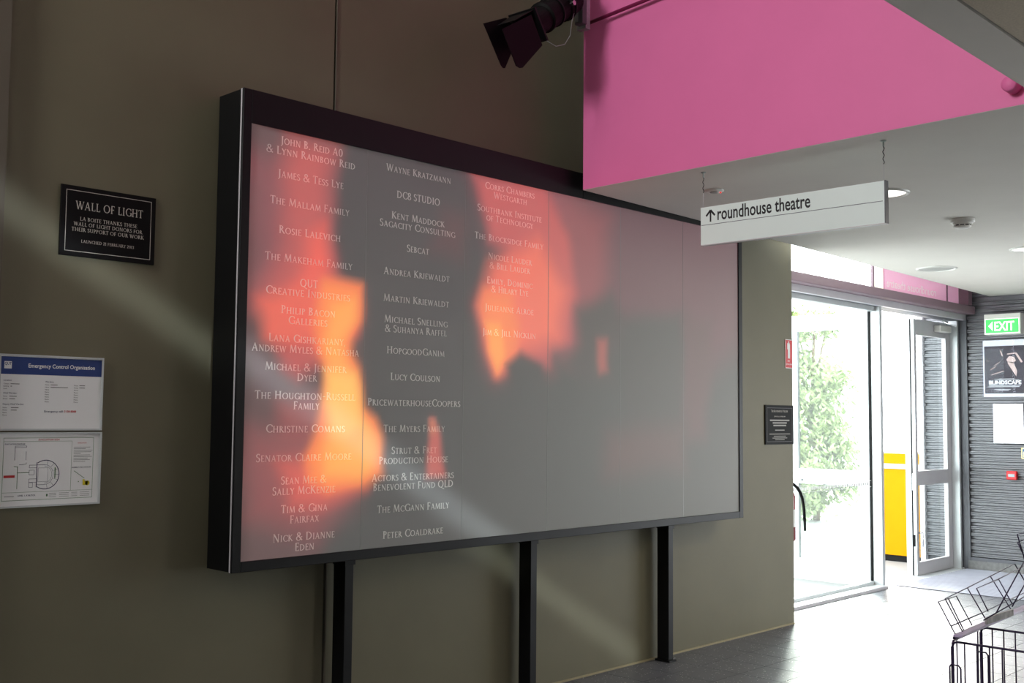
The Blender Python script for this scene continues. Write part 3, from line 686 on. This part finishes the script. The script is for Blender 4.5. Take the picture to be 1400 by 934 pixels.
def t(x, z, s_, h, m, w=None, p=em, b=.01): sans('print', FE, s_, x, z, h, m, p, width=w, bold=b)
t(1.733, 1.725, 'Location:', .0065, M_inkb); t(1.733, 1.674, 'Chief Warden:', .0065, M_inkb); t(1.733, 1.630, 'Deputy Chief Warden:', .0065, M_inkb)
t(1.898, 1.7225, 'Wardens:', .0065, M_inkb)
t(1.898, 1.6015, 'Emergency call:', .0085, M_inkb, .078); t(1.980, 1.6015, '3138 8888', .0085, M_inkr, .050, b=.02)
for z, s_ in ((1.7115, 'Campus'), (1.702, 'Building'), (1.6925, 'Level'), (1.662, 'Name'), (1.652, 'Phone'), (1.617, 'Name'), (1.607, 'Phone'), (1.597, 'Name'), (1.587, 'Phone')):
    t(1.733, z, s_, .005, M_inkg)
shapes_obj('small_print', FE, [rectq(a, b, z, z + .0022) for a, b, z in ((1.760, 1.795, 1.7125), (1.760, 1.766, 1.703), (1.757, 1.786, 1.663), (1.757, 1.780, 1.653),
    (1.765, 1.795, 1.618), (1.765, 1.788, 1.608), (1.920, 1.949, 1.712), (1.920, 1.992, 1.7025), (2.040, 2.064, 1.712), (2.040, 2.064, 1.7025))], M_ink, em)
for i in range(8):
    t(1.898, 1.7110 - i * .0098, 'Name', .005, M_inkg); t(2.018, 1.7105 - i * .0098, 'Phone', .005, M_inkg)

ev = empty('framed_notice', (1.93, 0, 1.22), 'silver framed evacuation sign with a round floor plan, below the emergency notice', 'notice', 'framed notices on the left wall')
picture_frame(ev, 1.712, 2.143, 1.222, 1.521)
shapes_obj('plan_border', FE, ringq(1.742, 2.110, 1.250, 1.499, .0015) + [rectq(1.742, 2.018, 1.484, 1.485), rectq(2.017, 2.018, 1.283, 1.484), rectq(1.742, 2.110, 1.282, 1.283)], M_inkgr, ev)
t(1.880, 1.4875, 'EVACUATION SIGN', .0075, M_inkr, .085, ev); t(1.748, 1.472, 'EVACUATION DIAGRAM', .005, M_inkb, .078, ev)
t(2.043, 1.474, 'EVACUATION', .0048, M_inkr, .036, ev); t(2.020, 1.374, 'ASSEMBLY AREA DIAGRAM', .0045, M_inkb, .080, ev)
t(1.805, 1.266, 'LEVEL 1, K BLOCK', .0065, M_inkb, .070, ev)
cx, cy = 1.912, 1.350
plan = arcq(cx, cy, .056, .058, -125, 125, .0030, 26) + arcq(cx - .004, cy, .036, .040, -90, 90, .0012, 16) + arcq(cx - .004, cy, .030, .034, -90, 90, .0009, 16)
plan += [lin2d(cx + .056 * math.cos(a), cy + .058 * math.sin(a), cx + .036 * math.cos(a), cy + .04 * math.sin(a), .001) for a in (-1.4, -.9, -.4, 0, .4, .9, 1.4)]
plan += [lin2d(cx - .004, cy + .04, cx - .035, cy + .04, .0015), lin2d(cx - .004, cy - .04, cx - .035, cy - .04, .0015), lin2d(cx - .035, cy - .05, cx - .035, cy + .05, .003)]
plan += ringq(cx - .066, cx - .035, cy + .028, cy + .04, .0012) + ringq(cx - .066, cx - .035, cy - .03, cy - .015, .0012) + ringq(cx - .066, cx - .05, cy - .05, cy - .03, .0012) + ringq(cx - .066, cx - .045, cy + .0, cy + .02, .0012)
plan += [lin2d(1.788, 1.462, 1.788, 1.41, .0015), lin2d(1.832, 1.445, 1.832, 1.41, .0015)] + ringq(1.788, 1.834, 1.460, 1.467, .0012) + [lin2d(1.806, 1.392, 1.834, 1.394, .0012), lin2d(1.834, 1.394, 1.834, 1.400, .0012)]
plan += ringq(cx - .03, cx + .01, cy - .028, cy + .028, .0008)
shapes_obj('floor_plan', FE, plan, M_inkb, ev)
shapes_obj('escape_route', FE, [lin2d(1.800, 1.385, 1.800, 1.296, .002), lin2d(1.786, 1.385, 1.800, 1.383, .002), lin2d(1.800, 1.360, 1.846, 1.360, .002), lin2d(1.951, 1.335, 1.951, 1.378, .004),
    lin2d(2.030, 1.362, 2.075, 1.330, .002), rectq(1.918, 1.924, 1.262, 1.272), rectq(2.048, 2.052, 1.315, 1.319)], M_inkgr, ev, d=.0011)
shapes_obj('location_marker', FE, [rectq(1.747, 1.790, 1.341, 1.351)], M_inkr, ev, d=.0012)
shapes_obj('assembly_area', FE, [rectq(2.068, 2.090, 1.302, 1.318), rectq(2.068, 2.076, 1.318, 1.326)] + [[(2.088 + .010 * math.cos(a), 1.310 + .010 * math.sin(a)) for a in [i * math.pi / 8 for i in range(16)]]], M_inky, ev, d=.0012)
shapes_obj('small_print', FE, [rectq(2.026, 2.026 + w, 1.458 - i * .0065, 1.4595 - i * .0065) for i, w in enumerate((.07, .05, .08, .075, .03, .07, .078, .06, .07, .05))] +
    [rectq(x, x + w, 1.273 - j * .007, 1.2742 - j * .007) for x, w in ((1.929, .03), (1.971, .04), (2.022, .025), (2.058, .04)) for j in range(3)] + [rectq(1.752, 1.79, 1.266, 1.268)], M_inkg, ev)

p2 = empty('memorial_plaque', (7.63, 0, 1.405), 'small black plaque on the wall between the display and the entrance doors', 'plaque', 'black plaques on the wall')
box('plate', 7.425, 7.845, -.010, 0, 1.405, 1.708, mat('plaque_black', (11, 10, 11)), p2, bevel=.001)
F2 = Flat((7.425, -.010, 1.405), (1, 0, 0))
shapes_obj('border_line', F2, ringq(.022, .398, .020, .283, .0025), M_inkg, p2)
shapes_obj('lettering', F2, roman_at('The Roundhouse Theatre', .085, .335, .258, .018) + roman_at('OFFICIALLY OPENED BY', .125, .295, .216, .009), M_textp, p2)
shapes_obj('small_print', F2, [rectq(.21 - w / 2, .21 + w / 2, z - hh / 2, z + hh / 2) for w, z, hh in ((.29, .186, .011), (.21, .166, .011), (.19, .146, .011), (.14, .110, .007), (.31, .080, .006), (.18, .063, .005), (.22, .049, .005), (.14, .036, .005))], mat('plaque_dim_lettering', (140, 138, 132)), p2)

fs1 = empty('fire_sign', (7.79, 0, 2.0), 'red fire extinguisher sign with white pictogram at the end of the wall', 'sign')
box('plate', 7.738, 7.848, -.004, 0, 2.003, 2.232, M_red, fs1)
F3 = Flat((7.738, -.004, 2.003), (1, 0, 0))
shapes_obj('border_line', F3, ringq(.0, .110, .0, .229, .005), M_paper, fs1)
shapes_obj('pictogram', F3, [rectq(.038, .070, .078, .190), [(.040, .19), (.068, .19), (.062, .204), (.046, .204)], rectq(.049, .059, .204, .215), lin2d(.04, .207, .06, .214, .006), rectq(.030, .038, .15, .20)], M_paper, fs1)
sans('lettering', F3, 'FIRE', .036, .052, .013, M_paper, fs1); sans('lettering', F3, 'EXTINGUISHER', .010, .026, .012, M_paper, fs1, width=.088)

# extinguisher on the hidden face of the wall's end, its hose showing
ex = empty('fire_extinguisher', (7.99, .12, .58), 'red fire extinguisher hung on the wall end beside the glazing, black hose arching out', 'fire extinguisher')
lathe_obj('cylinder', (7.96, .12, .62), (0, 0, 1), [(0, 0), (0, .05), (.02, .066), (.36, .066), (.41, .045), (.43, .022), (.46, .022), (.46, 0)], M_darkred, ex, n=24, smooth=True)
lathe_obj('label_band', (7.96, .12, .74), (0, 0, 1), [(0, .0665), (.14, .0665)], M_paper, ex, n=24)
box('valve', 7.94, 7.99, .095, .145, 1.08, 1.11, M_blackm, ex)
tube_obj('hose', [(7.98, .12, 1.09), (8.03, .10, 1.075), (8.09, .10, 1.045), (8.14, .10, 1.0), (8.175, .10, .94), (8.195, .10, .86), (8.20, .10, .79)], .0125, M_blackm, ex)
tube_obj('nozzle', [(8.20, .10, .79), (8.205, .10, .765), (8.208, .10, .69)], [.016, .011, .010], M_blackm, ex)

# ================================================================ HANGING SIGN
hs = empty('hanging_sign', (5.0, -1.6, 2.54), 'pale hanging sign reading roundhouse theatre with an arrow, under the ceiling', 'sign')
box('board', 5.0, 5.03, -2.130, -1.076, 2.545, 2.751, M_signw, hs)
box('end_cap', 4.998, 5.032, -2.135, -2.130, 2.543, 2.753, M_dgrey, hs)
box('edge_channel', 4.998, 5.032, -2.135, -1.076, 2.541, 2.545, M_alug, hs)
FH = Flat((5.0, -1.076, 2.545), (0, -1, 0))
shapes_obj('divider_line', FH, [rectq(.004, 1.046, .106, .109)], mat('sign_line_grey', (96, 100, 110)), hs)
shapes_obj('arrow', FH, [rectq(.0585, .0685, .122, .180), lin2d(.0635, .186, .036, .155, .011), lin2d(.0635, .186, .091, .155, .011)], M_ink, hs)
sans('lettering', FH, 'roundhouse theatre', .108, .127, .072, M_ink, hs, width=.553, bold=.016)
for y in (-1.085, -2.122):
    c = lathe_obj('ceiling_hook', (5.012, y, ZC), (0, 0, -1), [(0, 0), (0, .014), (.005, .014), (.008, .004), (.03, .004), (.03, 0)], M_galv, hs, n=12)
    bm = bmesh.new()
    for k in range(5): tube(bm, [(5.012, y, ZC - .03 - k * .017), (5.012, y + (.004 if k % 2 else -.004), ZC - .038 - k * .017), (5.012, y, ZC - .048 - k * .017)], .0022, 5)
    link('chain', finish(bm), M_blackm, hs)
    tube_obj('wire', [(5.012, y, ZC - .11), (5.012, y, 2.745)], .0012, M_alug, hs, n=5)

# ================================================================ CEILING FITTINGS
def downlight(cx, cy, r, lit, label, group):
    e = empty('downlight', (cx, cy, ZC - .012), label, 'ceiling light', group)
    lathe_obj('rim', (cx, cy, ZC), (0, 0, -1), [(0, r + .004), (.010, r), (.012, r - .012), (.004, r - .02), (-.004, r - .02)], M_plas, e, n=40, smooth=True)
    lathe_obj('diffuser', (cx, cy, ZC), (0, 0, -1), [(.003, r - .018), (.0035, 0)], M_lampglow if lit else M_lampoff, e, n=40)
downlight(6.19, -1.56, .150, True, 'lit round ceiling downlight partly behind the hanging sign', 'round ceiling downlights')
downlight(9.60, -.44, .170, False, 'unlit round ceiling downlight nearest the entrance doors', 'round ceiling downlights')
downlight(8.95, -1.46, .150, True, 'lit round ceiling downlight at the right edge, beyond the smoke detector', 'round ceiling downlights')
sm = empty('smoke_detector', (7.35, -1.57, ZC - .075), 'white domed smoke detector on the ceiling', 'smoke detector')
lathe_obj('base', (7.35, -1.57, ZC), (0, 0, -1), [(0, .078), (.022, .078), (.026, .072), (.026, 0)], M_plas, sm, smooth=True)
lathe_obj('chamber', (7.35, -1.57, ZC - .026), (0, 0, -1), [(0, .066), (.012, .062), (.014, .055), (.014, 0)], M_plas, sm)
lathe_obj('vent_ring', (7.35, -1.57, ZC - .040), (0, 0, -1), [(0, .052), (.008, .050), (.008, 0)], M_blackm, sm)
for k in range(10):
    a = k * math.pi / 5; lathe_obj('vent_rib', (7.35 + .053 * math.cos(a), -1.57 + .053 * math.sin(a), ZC - .040), (0, 0, -1), [(0, 0), (0, .004), (.012, .004), (.012, 0)], M_plas, sm, n=6)
lathe_obj('dome', (7.35, -1.57, ZC - .047), (0, 0, -1), [(0, .055), (.006, .055), (.014, .040), (.018, 0)], M_plas, sm, smooth=True)
dt = empty('motion_sensor', (5.455, -.862, ZC - .02), 'small flat ceiling sensor with a red light, above the hanging sign', 'sensor')
lathe_obj('body', (5.455, -.862, ZC), (0, 0, -1), [(0, .056), (.006, .056), (.012, .045), (.012, 0)], M_plas, dt, smooth=True)
lathe_obj('lens', (5.455, -.862, ZC - .012), (0, 0, -1), [(0, .028), (.006, .022), (.008, 0)], M_lampoff, dt)
lathe_obj('led', (5.478, -.890, ZC - .012), (0, 0, -1), [(0, .006), (.006, .004), (.006, 0)], M_led, dt, n=10)

# pink round conduit end on the bulkhead
pk = empty('conduit_stub', (4.78, -2.80, 3.0), 'short pink painted pipe stub on the pink bulkhead at the right edge', 'pipe')
lathe_obj('stub', (4.86, -2.80, 3.035), (-1, 0, 0), [(0, 0), (0, .034), (.09, .034), (.10, .028), (.10, 0)], M_pink, pk, n=20, smooth=True)
# bracket, rail and pipe over the bulkhead's corner
br = empty('strut_bracket', (4.80, -.39, 3.86), 'galvanised steel strut bracket with a dark box at the pink bulkhead corner', 'bracket')
box('strut', 4.80, 4.84, -.415, -.347, 3.868, 4.6, M_galv, br)
box('mounting_box', 4.76, 4.80, -.425, -.365, 3.885, 4.6, M_dgrey, br, bevel=.003)
box('box_flange', 4.755, 4.802, -.392, -.370, 3.90, 4.6, M_galv, br)
pp = tube_obj('pipe', [(4.885, -.36, 3.930), (4.87, -.83, 3.955), (4.86, -1.3, 3.98)], .011, mat('maroon_pipe', (120, 20, 70), rough=.5))
pp['label'] = 'thin dark magenta pipe running across the pink bulkhead'; pp['category'] = 'pipe'; rebase(pp)

# ================================================================ STAGE SPOTLIGHT
A0 = Vector((4.62, -.41, 3.967)); A1 = Vector((4.30, -.425, 3.733))
ax = (A1 - A0).normalized()
sl = empty('stage_spotlight', tuple(A0), 'black theatre spotlight with barn doors hanging by the pink bulkhead', 'spotlight')
Lb = (A1 - A0).length
lathe_obj('body', A0, ax, [(-.10, 0), (-.10, .05), (-.07, .085), (0, .09), (.06, .092), (.065, .082), (Lb * .55, .082), (Lb * .57, .088), (Lb * .62, .088), (Lb * .64, .074), (Lb, .074), (Lb, .060), (Lb - .01, 0)], M_blackm, sl, n=28, smooth=False)
lathe_obj('cooling_ring', A0 + ax * .02, ax, [(0, .09), (0, .098), (.012, .098), (.012, .09)], M_black, sl, n=28)
lathe_obj('cooling_ring', A0 + ax * (Lb * .35), ax, [(0, .082), (0, .090), (.010, .090), (.010, .082)], M_black, sl, n=28)
side = ax.cross(Vector((0, 0, 1))).normalized(); upv = side.cross(ax).normalized()
F0 = A1 + ax * .004; hw = .083
def P(a, b, c): return F0 + side * a + upv * b + ax * c
slabquad('barn_door_frame', [P(-hw - .012, -hw - .012, 0), P(hw + .012, -hw - .012, 0), P(hw + .012, hw + .012, 0), P(-hw - .012, hw + .012, 0)], -.012, ax, M_black, sl)
def flap(pts, n, m=M_blackm): slabquad('barn_door', pts, .003, n, m, sl)
flap([(3.994, -.524, 3.62), (4.229, -.513, 3.765), (4.323, -.509, 3.621), (4.160, -.517, 3.455), (4.135, -.519, 3.447), (4.107, -.519, 3.453)], -side)
flap([(4.028, -.353, 3.703), (4.21, -.344, 3.786), (4.333, -.338, 3.734), (4.273, -.341, 3.631), (4.205, -.345, 3.502), (4.19, -.346, 3.498), (4.172, -.346, 3.510)], side)
flap([P(-hw, hw, .004), P(hw, hw, .004), P(hw * .75, hw * 1.05, .16), P(-hw * .75, hw * 1.05, .16)], upv, M_black)
flap([P(-hw, -hw, .004), P(hw, -hw, .004), P(hw * .75, -hw * .75, .12), P(-hw * .75, -hw * .75, .12)], -upv)
ym = A0 + ax * .08
bm = bmesh.new(); tube(bm, [ym + side * .098, ym + side * .10 + Vector((0, 0, .17)), ym - side * .10 + Vector((0, 0, .17)), ym - side * .098], .008, 6)
link('yoke', finish(bm), M_blackm, sl)
lathe_obj('knob', ym + side * .094, side, [(0, .008), (.014, .008), (.016, .014), (.028, .014), (.030, 0)], M_chrome, sl, n=14)
lathe_obj('knob', ym - side * .094, -side, [(0, .008), (.014, .008), (.016, .014), (.028, .014), (.030, 0)], M_chrome, sl, n=14)
tube_obj('hanging_clamp', [ym + Vector((0, 0, .17)), ym + Vector((0, 0, .32))], .018, M_blackm, sl)
tube_obj('power_cable', [A0 - ax * .09, A0 - ax * .13 + Vector((.03, -.05, -.02)), A0 + Vector((.09, -.05, .03)), A0 + Vector((.06, -.03, .14))], .006, M_blackm, sl, n=6)
tube_obj('safety_wire', [P(-.08, -.09, -.005), P(-.09, -.15, -.06), P(-.09, -.17, -.14), P(-.08, -.15, -.23), P(-.07, -.09, -.31), A0 + Vector((.06, -.05, .03)), A0 + Vector((.07, -.03, .2))], .0022, M_galv, sl, n=5)
rail = tube_obj('lighting_bar', [(3.2, -.40, 4.35), (4.66, -.40, 4.35)], .024, M_blackm); rail['label'] = 'horizontal black pipe carrying the spotlight'; rail['category'] = 'pipe'; rebase(rail)

# ================================================================ END WALL FITTINGS
es = empty('exit_sign', (12.06, -.13, 2.525), 'green illuminated EXIT sign with arrow on the corrugated wall', 'sign')
box('housing', 12.00, 12.132, -.315, .063, 2.522, 2.742, M_plas, es, bevel=.004)
box('green_face', 11.994, 12.00, -.303, .051, 2.532, 2.690, M_exitg, es)
FX = Flat((11.994, .051, 2.532), (0, -1, 0))
sans('lettering', FX, 'EXIT', .098, .030, .100, M_exitw, es, width=.205, bold=.02)
shapes_obj('arrow', FX, [[(.035, .080), (.080, .130), (.080, .030)]], M_exitw, es)
shapes_obj('face_border', FX, ringq(0, .354, 0, .158, .006), M_exitw, es)

po = empty('framed_poster', (12.10, -.10, 1.865), 'dark show poster with a pale figure in a clear acrylic holder, under the exit sign', 'poster')
box('holder', 12.115, 12.132, -.325, .125, 1.862, 2.468, mat('holder_white', (225, 225, 232)), po)
box('poster_sheet', 12.108, 12.114, -.312, .108, 1.895, 2.405, M_poster, po)
box('acrylic_front', 12.095, 12.099, -.330, .130, 1.858, 2.470, M_plex, po)
box('acrylic_edge', 12.095, 12.135, .124, .133, 1.858, 2.40, M_plex, po)
FO = Flat((12.108, .108, 1.895), (0, -1, 0))
sans('lettering', FO, 'BLINDSCAPE', .045, .100, .040, M_paper, po, width=.335, bold=.035)
shapes_obj('small_print', FO, [rectq(.045, .375, .084, .089), rectq(.03, .36, .070, .075), rectq(.10, .27, .042, .046), rectq(.12, .25, .030, .034), rectq(.10, .36, .146, .149), rectq(.14, .3, .155, .158)], M_paper, po)
shapes_obj('figure_print', FO, [lin2d(.10, .30, .16, .335, .006), lin2d(.06, .255, .12, .290, .008), lin2d(.07, .20, .20, .240, .008),
    [(.23, .36), (.26, .40), (.31, .39), (.33, .35), (.30, .32), (.25, .33)], lin2d(.24, .42, .33, .43, .012), lin2d(.33, .43, .39, .33, .02), [(.24, .33), (.30, .34), (.34, .24), (.33, .18), (.28, .26)],
    lin2d(.02, .36, .05, .345, .006), lin2d(.17, .46, .19, .40, .012)], M_skin, po)
nt = empty('wall_notice', (12.10, -.13, 1.365), 'white paper notice in a clear holder, below the dark poster', 'notice')
box('holder', 12.118, 12.132, -.286, .030, 1.362, 1.788, M_plex, nt)
box('paper_sheet', 12.108, 12.118, -.283, .027, 1.366, 1.785, mat('bright_paper', (238, 236, 248), rough=.35), nt)
FN = Flat((12.108, .027, 1.366), (0, -1, 0))
shapes_obj('print', FN, [rectq(.06, .12, .325, .329), rectq(.19, .25, .325, .329)] + arcq(.155, .325, .014, .014, 0, 360, .004, 12) + [rectq(.13, .18, .27 - i * .02, .273 - i * .02) for i in range(6)], mat('faint_mauve_print', (200, 170, 200)), nt)
ca_ = empty('fire_call_point', (12.09, -.157, .98), 'red break glass fire call point on the corrugated wall', 'alarm')
box('box', 12.085, 12.132, -.207, -.104, .983, 1.073, M_red, ca_, bevel=.006)
box('glass_window', 12.081, 12.087, -.190, -.124, 1.013, 1.043, mat('call_point_glass', (150, 165, 170), rough=.2), ca_)
bs = empty('assistance_sign', (12.12, -.35, 1.2), 'small blue sign with pale yellow border at the right edge', 'sign')
box('plate', 12.125, 12.132, -.42, -.249, 1.205, 1.322, mat('sign_pale_yellow', (240, 215, 150)), bs)
FB = Flat((12.125, -.249, 1.205), (0, -1, 0))
shapes_obj('blue_face', FB, [rectq(.012, .16, .012, .105)], mat('sign_blue', (40, 90, 130)), bs)
shapes_obj('pictogram', FB, arcq(.055, .055, .028, .03, 40, 200, .014, 8) + [lin2d(.02, .025, .06, .05, .02)], mat('sign_pale_yellow', (0, 0, 0)), bs, d=.0014)
sw = empty('green_button', (12.12, -.36, .97), 'pale green switch plate at the right edge beside the call point', 'switch')
box('plate', 12.115, 12.132, -.40, -.298, .975, 1.078, mat('pale_green_plastic', (150, 205, 175)), sw, bevel=.003)
box('button', 12.108, 12.115, -.365, -.325, 1.005, 1.045, M_plas, sw)

# entrance mat: ribs in a frame
em_ = empty('entrance_mat', (11.2, -.3, 0), 'grey ribbed entrance mat set in the floor inside the doors', 'mat')
box('mat_base', 10.35, 12.07, -1.05, .33, .0005, .004, mat('mat_grey', (30, 30, 36), rough=.9), em_)
bm = bmesh.new(); x = 10.36
while x < 12.05: badd(bm, x, x + .032, -1.045, .325, .004, .009); x += .056
o = link('ribs', finish(bm), mat('mat_rib', (150, 152, 164), rough=.6), em_); o['kind'] = 'stuff'

# ================================================================ OUTSIDE
yb = empty('bin_enclosure', (12.5, 1.2, 0), 'yellow cabinet standing outside the entrance doors', 'cabinet')
box('body', 12.2, 12.9, .89, 1.555, .06, 1.05, M_yellow, yb, bevel=.004)
box('lid', 12.19, 12.92, .87, 1.565, 1.10, 1.22, M_yellow, yb, bevel=.004)
box('band', 12.185, 12.92, .87, 1.60, 1.045, 1.10, M_alug, yb)
box('plinth', 12.22, 12.88, .91, 1.54, -.012, .06, M_blackm, yb)
box('corner_post', 12.18, 12.24, 1.555, 1.60, -.012, 1.05, M_alug, yb)

def tree(name, base, label, blobs, n, seed, cat='tree'):
    rnd = random.Random(seed); e = empty(name, base, label, cat); B = Vector(base)
    bm = bmesh.new(); topz = max(b[2] + b[3] * .3 for b in blobs)
    tube(bm, [B, B + Vector((.03, .02, topz * .4)), B + Vector((-.03, .03, topz * .75)), B + Vector((0, 0, topz))], [.06, .05, .035, .015], 8)
    for b in blobs:
        tube(bm, [B + Vector((0, 0, b[2] * .7)), B + Vector((b[0] * .5, b[1] * .5, b[2] * .85)), B + Vector(b[:3])], [.03, .02, .008], 5)
    link('trunk', finish(bm, True), M_bark, e)
    vs, fs_ = [], []
    for _ in range(n):
        b = blobs[min(int(rnd.random() * len(blobs)), len(blobs) - 1)]
        d = Vector((rnd.gauss(0, 1), rnd.gauss(0, 1), rnd.gauss(0, .8))).normalized() * b[3] * abs(rnd.gauss(0, .62))
        c = B + Vector(b[:3]) + d; a = Vector((rnd.gauss(0, 1), rnd.gauss(0, 1), rnd.gauss(0, 1) + .5)).normalized()
        u = a.orthogonal().normalized() * rnd.uniform(.04, .09); v = a.cross(u).normalized() * rnd.uniform(.015, .03)
        i = len(vs); vs += [tuple(c - u), tuple(c + v), tuple(c + u), tuple(c - v)]; fs_.append((i, i + 1, i + 2, i + 3))
    me = bpy.data.meshes.new('mesh'); me.from_pydata(vs, [], fs_); me.update()
    o = link('foliage', me, M_leaf, e); o['kind'] = 'stuff'
tree('garden_tree', (16.2, 4.35, -.012), 'light green leafy tree seen through the sidelight glass',
     [(-.2, -.1, .75, .42), (.25, -.35, .65, .35), (-.3, .3, 1.25, .42), (.1, -.1, 1.55, .38), (-.2, .25, 2.0, .42), (.25, -.2, 1.15, .3), (-.1, .3, 2.5, .34), (.1, -.2, 2.25, .35), (-.1, .1, .35, .4), (-.35, .5, 1.7, .4), (.1, .1, 1.9, .4), (-.2, .25, 3.1, .3), (.2, -.1, 3.15, .2), (-.1, .45, .8, .4)], 24000, 3)
tree('garden_shrub', (20.5, 7.6, -.012), 'smaller pale green shrub behind the leafy tree outside', [(0, 0, .5, .4), (.2, -.3, .9, .35), (-.2, .2, 1.2, .35), (0, 0, 1.6, .3)], 6000, 5, 'shrub')

# ================================================================ WIRE BROCHURE RACK
rk = empty('brochure_rack', (3.3, -3.45, 0), 'dark wire brochure rack with tilted wire dividers, in the right foreground', 'rack')
WIRES = [[(3.003, -3.25, 1.026), (3.021, -3.198, 1.103), (3.146, -3.197, 1.105), (3.13, -3.246, 1.032)], [(3.052, -3.251, 1.025), (3.069, -3.197, 1.106), (3.245, -3.189, 1.117), (3.444, -3.18, 1.13), (3.674, -3.17, 1.146), (3.661, -3.211, 1.085)], [(3.065, -3.249, 1.027), (3.09, -3.198, 1.103)], [(3.245, -3.189, 1.117), (3.233, -3.249, 1.028)], [(3.444, -3.18, 1.13), (3.435, -3.244, 1.036)], [(3.011, -3.238, 1.045), (3.234, -3.233, 1.052), (3.601, -3.222, 1.068), (3.742, -3.219, 1.073)], [(3.159, -3.28, 1.071), (3.177, -3.242, 1.128), (3.358, -3.236, 1.136), (3.597, -3.226, 1.151), (3.711, -3.222, 1.157)], [(3.358, -3.236, 1.136), (3.34, -3.28, 1.071)], [(3.1, -3.29, 1.056), (3.451, -3.275, 1.079), (3.589, -3.27, 1.085)], [(3.185, -3.292, 1.066), (3.486, -3.264, 1.176), (3.592, -3.255, 1.215)], [(3.309, -3.291, 1.069), (3.454, -3.279, 1.12), (3.567, -3.268, 1.161)], [(3.499, -3.266, 1.169), (3.494, -3.244, 1.257), (3.563, -3.244, 1.258), (3.678, -3.244, 1.258)], [(3.511, -3.264, 1.176), (3.478, -3.25, 1.235), (3.536, -3.249, 1.239), (3.634, -3.248, 1.243)]]

for w in WIRES[:9]: tube_obj('divider_wire', w, .0017, M_wire, rk, n=6)
for w in WIRES[9:]: tube_obj('basket_wire', w, .0019, M_wire, rk, n=6)
bm = bmesh.new()
a, b = Vector((2.996, -3.251, 1.018)), Vector((3.90, -3.196, 1.018))
badd(bm, 0, (b - a).length, -.020, .004, 0, .008)
me = finish(bm, bevel=.002); me.transform(Matrix.Rotation(math.atan2(b.y - a.y, b.x - a.x), 4, 'Z')); me.transform(Matrix.Translation(a))
link('shelf', me, M_tray, rk)
tube_obj('shelf_wire', [a + Vector((0, .002, -.002)), b + Vector((0, .002, -.002))], .0035, M_wire, rk)
def frame(x, y0, y1, ztop, inner_y):
    r = .014
    for yy in (y0, y1): tube_obj('leg', [(x, yy, .012), (x, yy, ztop - r)], .0048, M_wire, rk)
    tube_obj('top_rail', [(x, y0, ztop - r), (x, y0 - .004, ztop - .004), (x, y0 - r, ztop), (x, y1 + r, ztop), (x, y1 + .004, ztop - .004), (x, y1, ztop - r)], .0032, M_wire, rk)
    tube_obj('bottom_rail', [(x, y0, .08), (x, y1, .08)], .0032, M_wire, rk)
    n = 5
    for k in range(1, n): tube_obj('upright_wire', [(x, y0 + (inner_y - y0) * k * 1.0, ztop - .001), (x, y0 + (inner_y - y0) * k * 1.0, .08)], .0020, M_wire, rk, n=6) if y0 + (inner_y - y0) * k > y1 else None
    for yy in (y0, y1): lathe_obj('foot', (x, yy, 0), (0, 0, 1), [(0, 0), (0, .009), (.014, .009), (.014, 0)], M_blackm, rk, n=12)
frame(3.03, -3.231, -3.72, 1.0, -3.264)
frame(3.28, -3.212, -3.72, 1.003, -3.244)
tube_obj('side_rail', [(3.03, -3.231, .992), (3.04, -3.230, 1.0), (3.27, -3.213, 1.003), (3.28, -3.212, .995)], .0032, M_wire, rk)
tube_obj('side_rail', [(3.03, -3.72, .99), (3.28, -3.72, .99)], .0032, M_wire, rk)
tube_obj('upright_wire', [(3.065, -3.229, 1.0), (3.065, -3.229, .08)], .0020, M_wire, rk, n=6)
tube_obj('upright_wire', [(3.248, -3.215, 1.0), (3.248, -3.215, .08)], .0020, M_wire, rk, n=6)
tube_obj('side_rail', [(3.03, -3.231, .08), (3.28, -3.212, .08)], .0032, M_wire, rk)
for x, yy, z in ((3.022, -3.226, .939), (3.272, -3.204, .934)):
    tube_obj('pocket_loop', [(x, yy, .10), (x, yy, z - .006), (x, yy - .004, z), (x, yy - .024, z), (x, yy - .030, z - .008), (x, yy - .030, .10), (x, yy, .10)], .0024, M_wire, rk, n=6)
lf = box('leaflet_stack', 3.20, 3.40, -3.2615, -3.2545, 1.0275, 1.046, mat('leaflet_print', (170, 165, 165), rough=.5, var=.4, scale=40))
lf['label'] = 'small stack of printed leaflets lying on the wire rack shelf'; lf['category'] = 'leaflets'; rebase(lf)

for o in list(C.objects):
    if o.type == 'MESH' and o.parent is None and o.location.length == 0 and o.get('kind') is None: rebase(o)
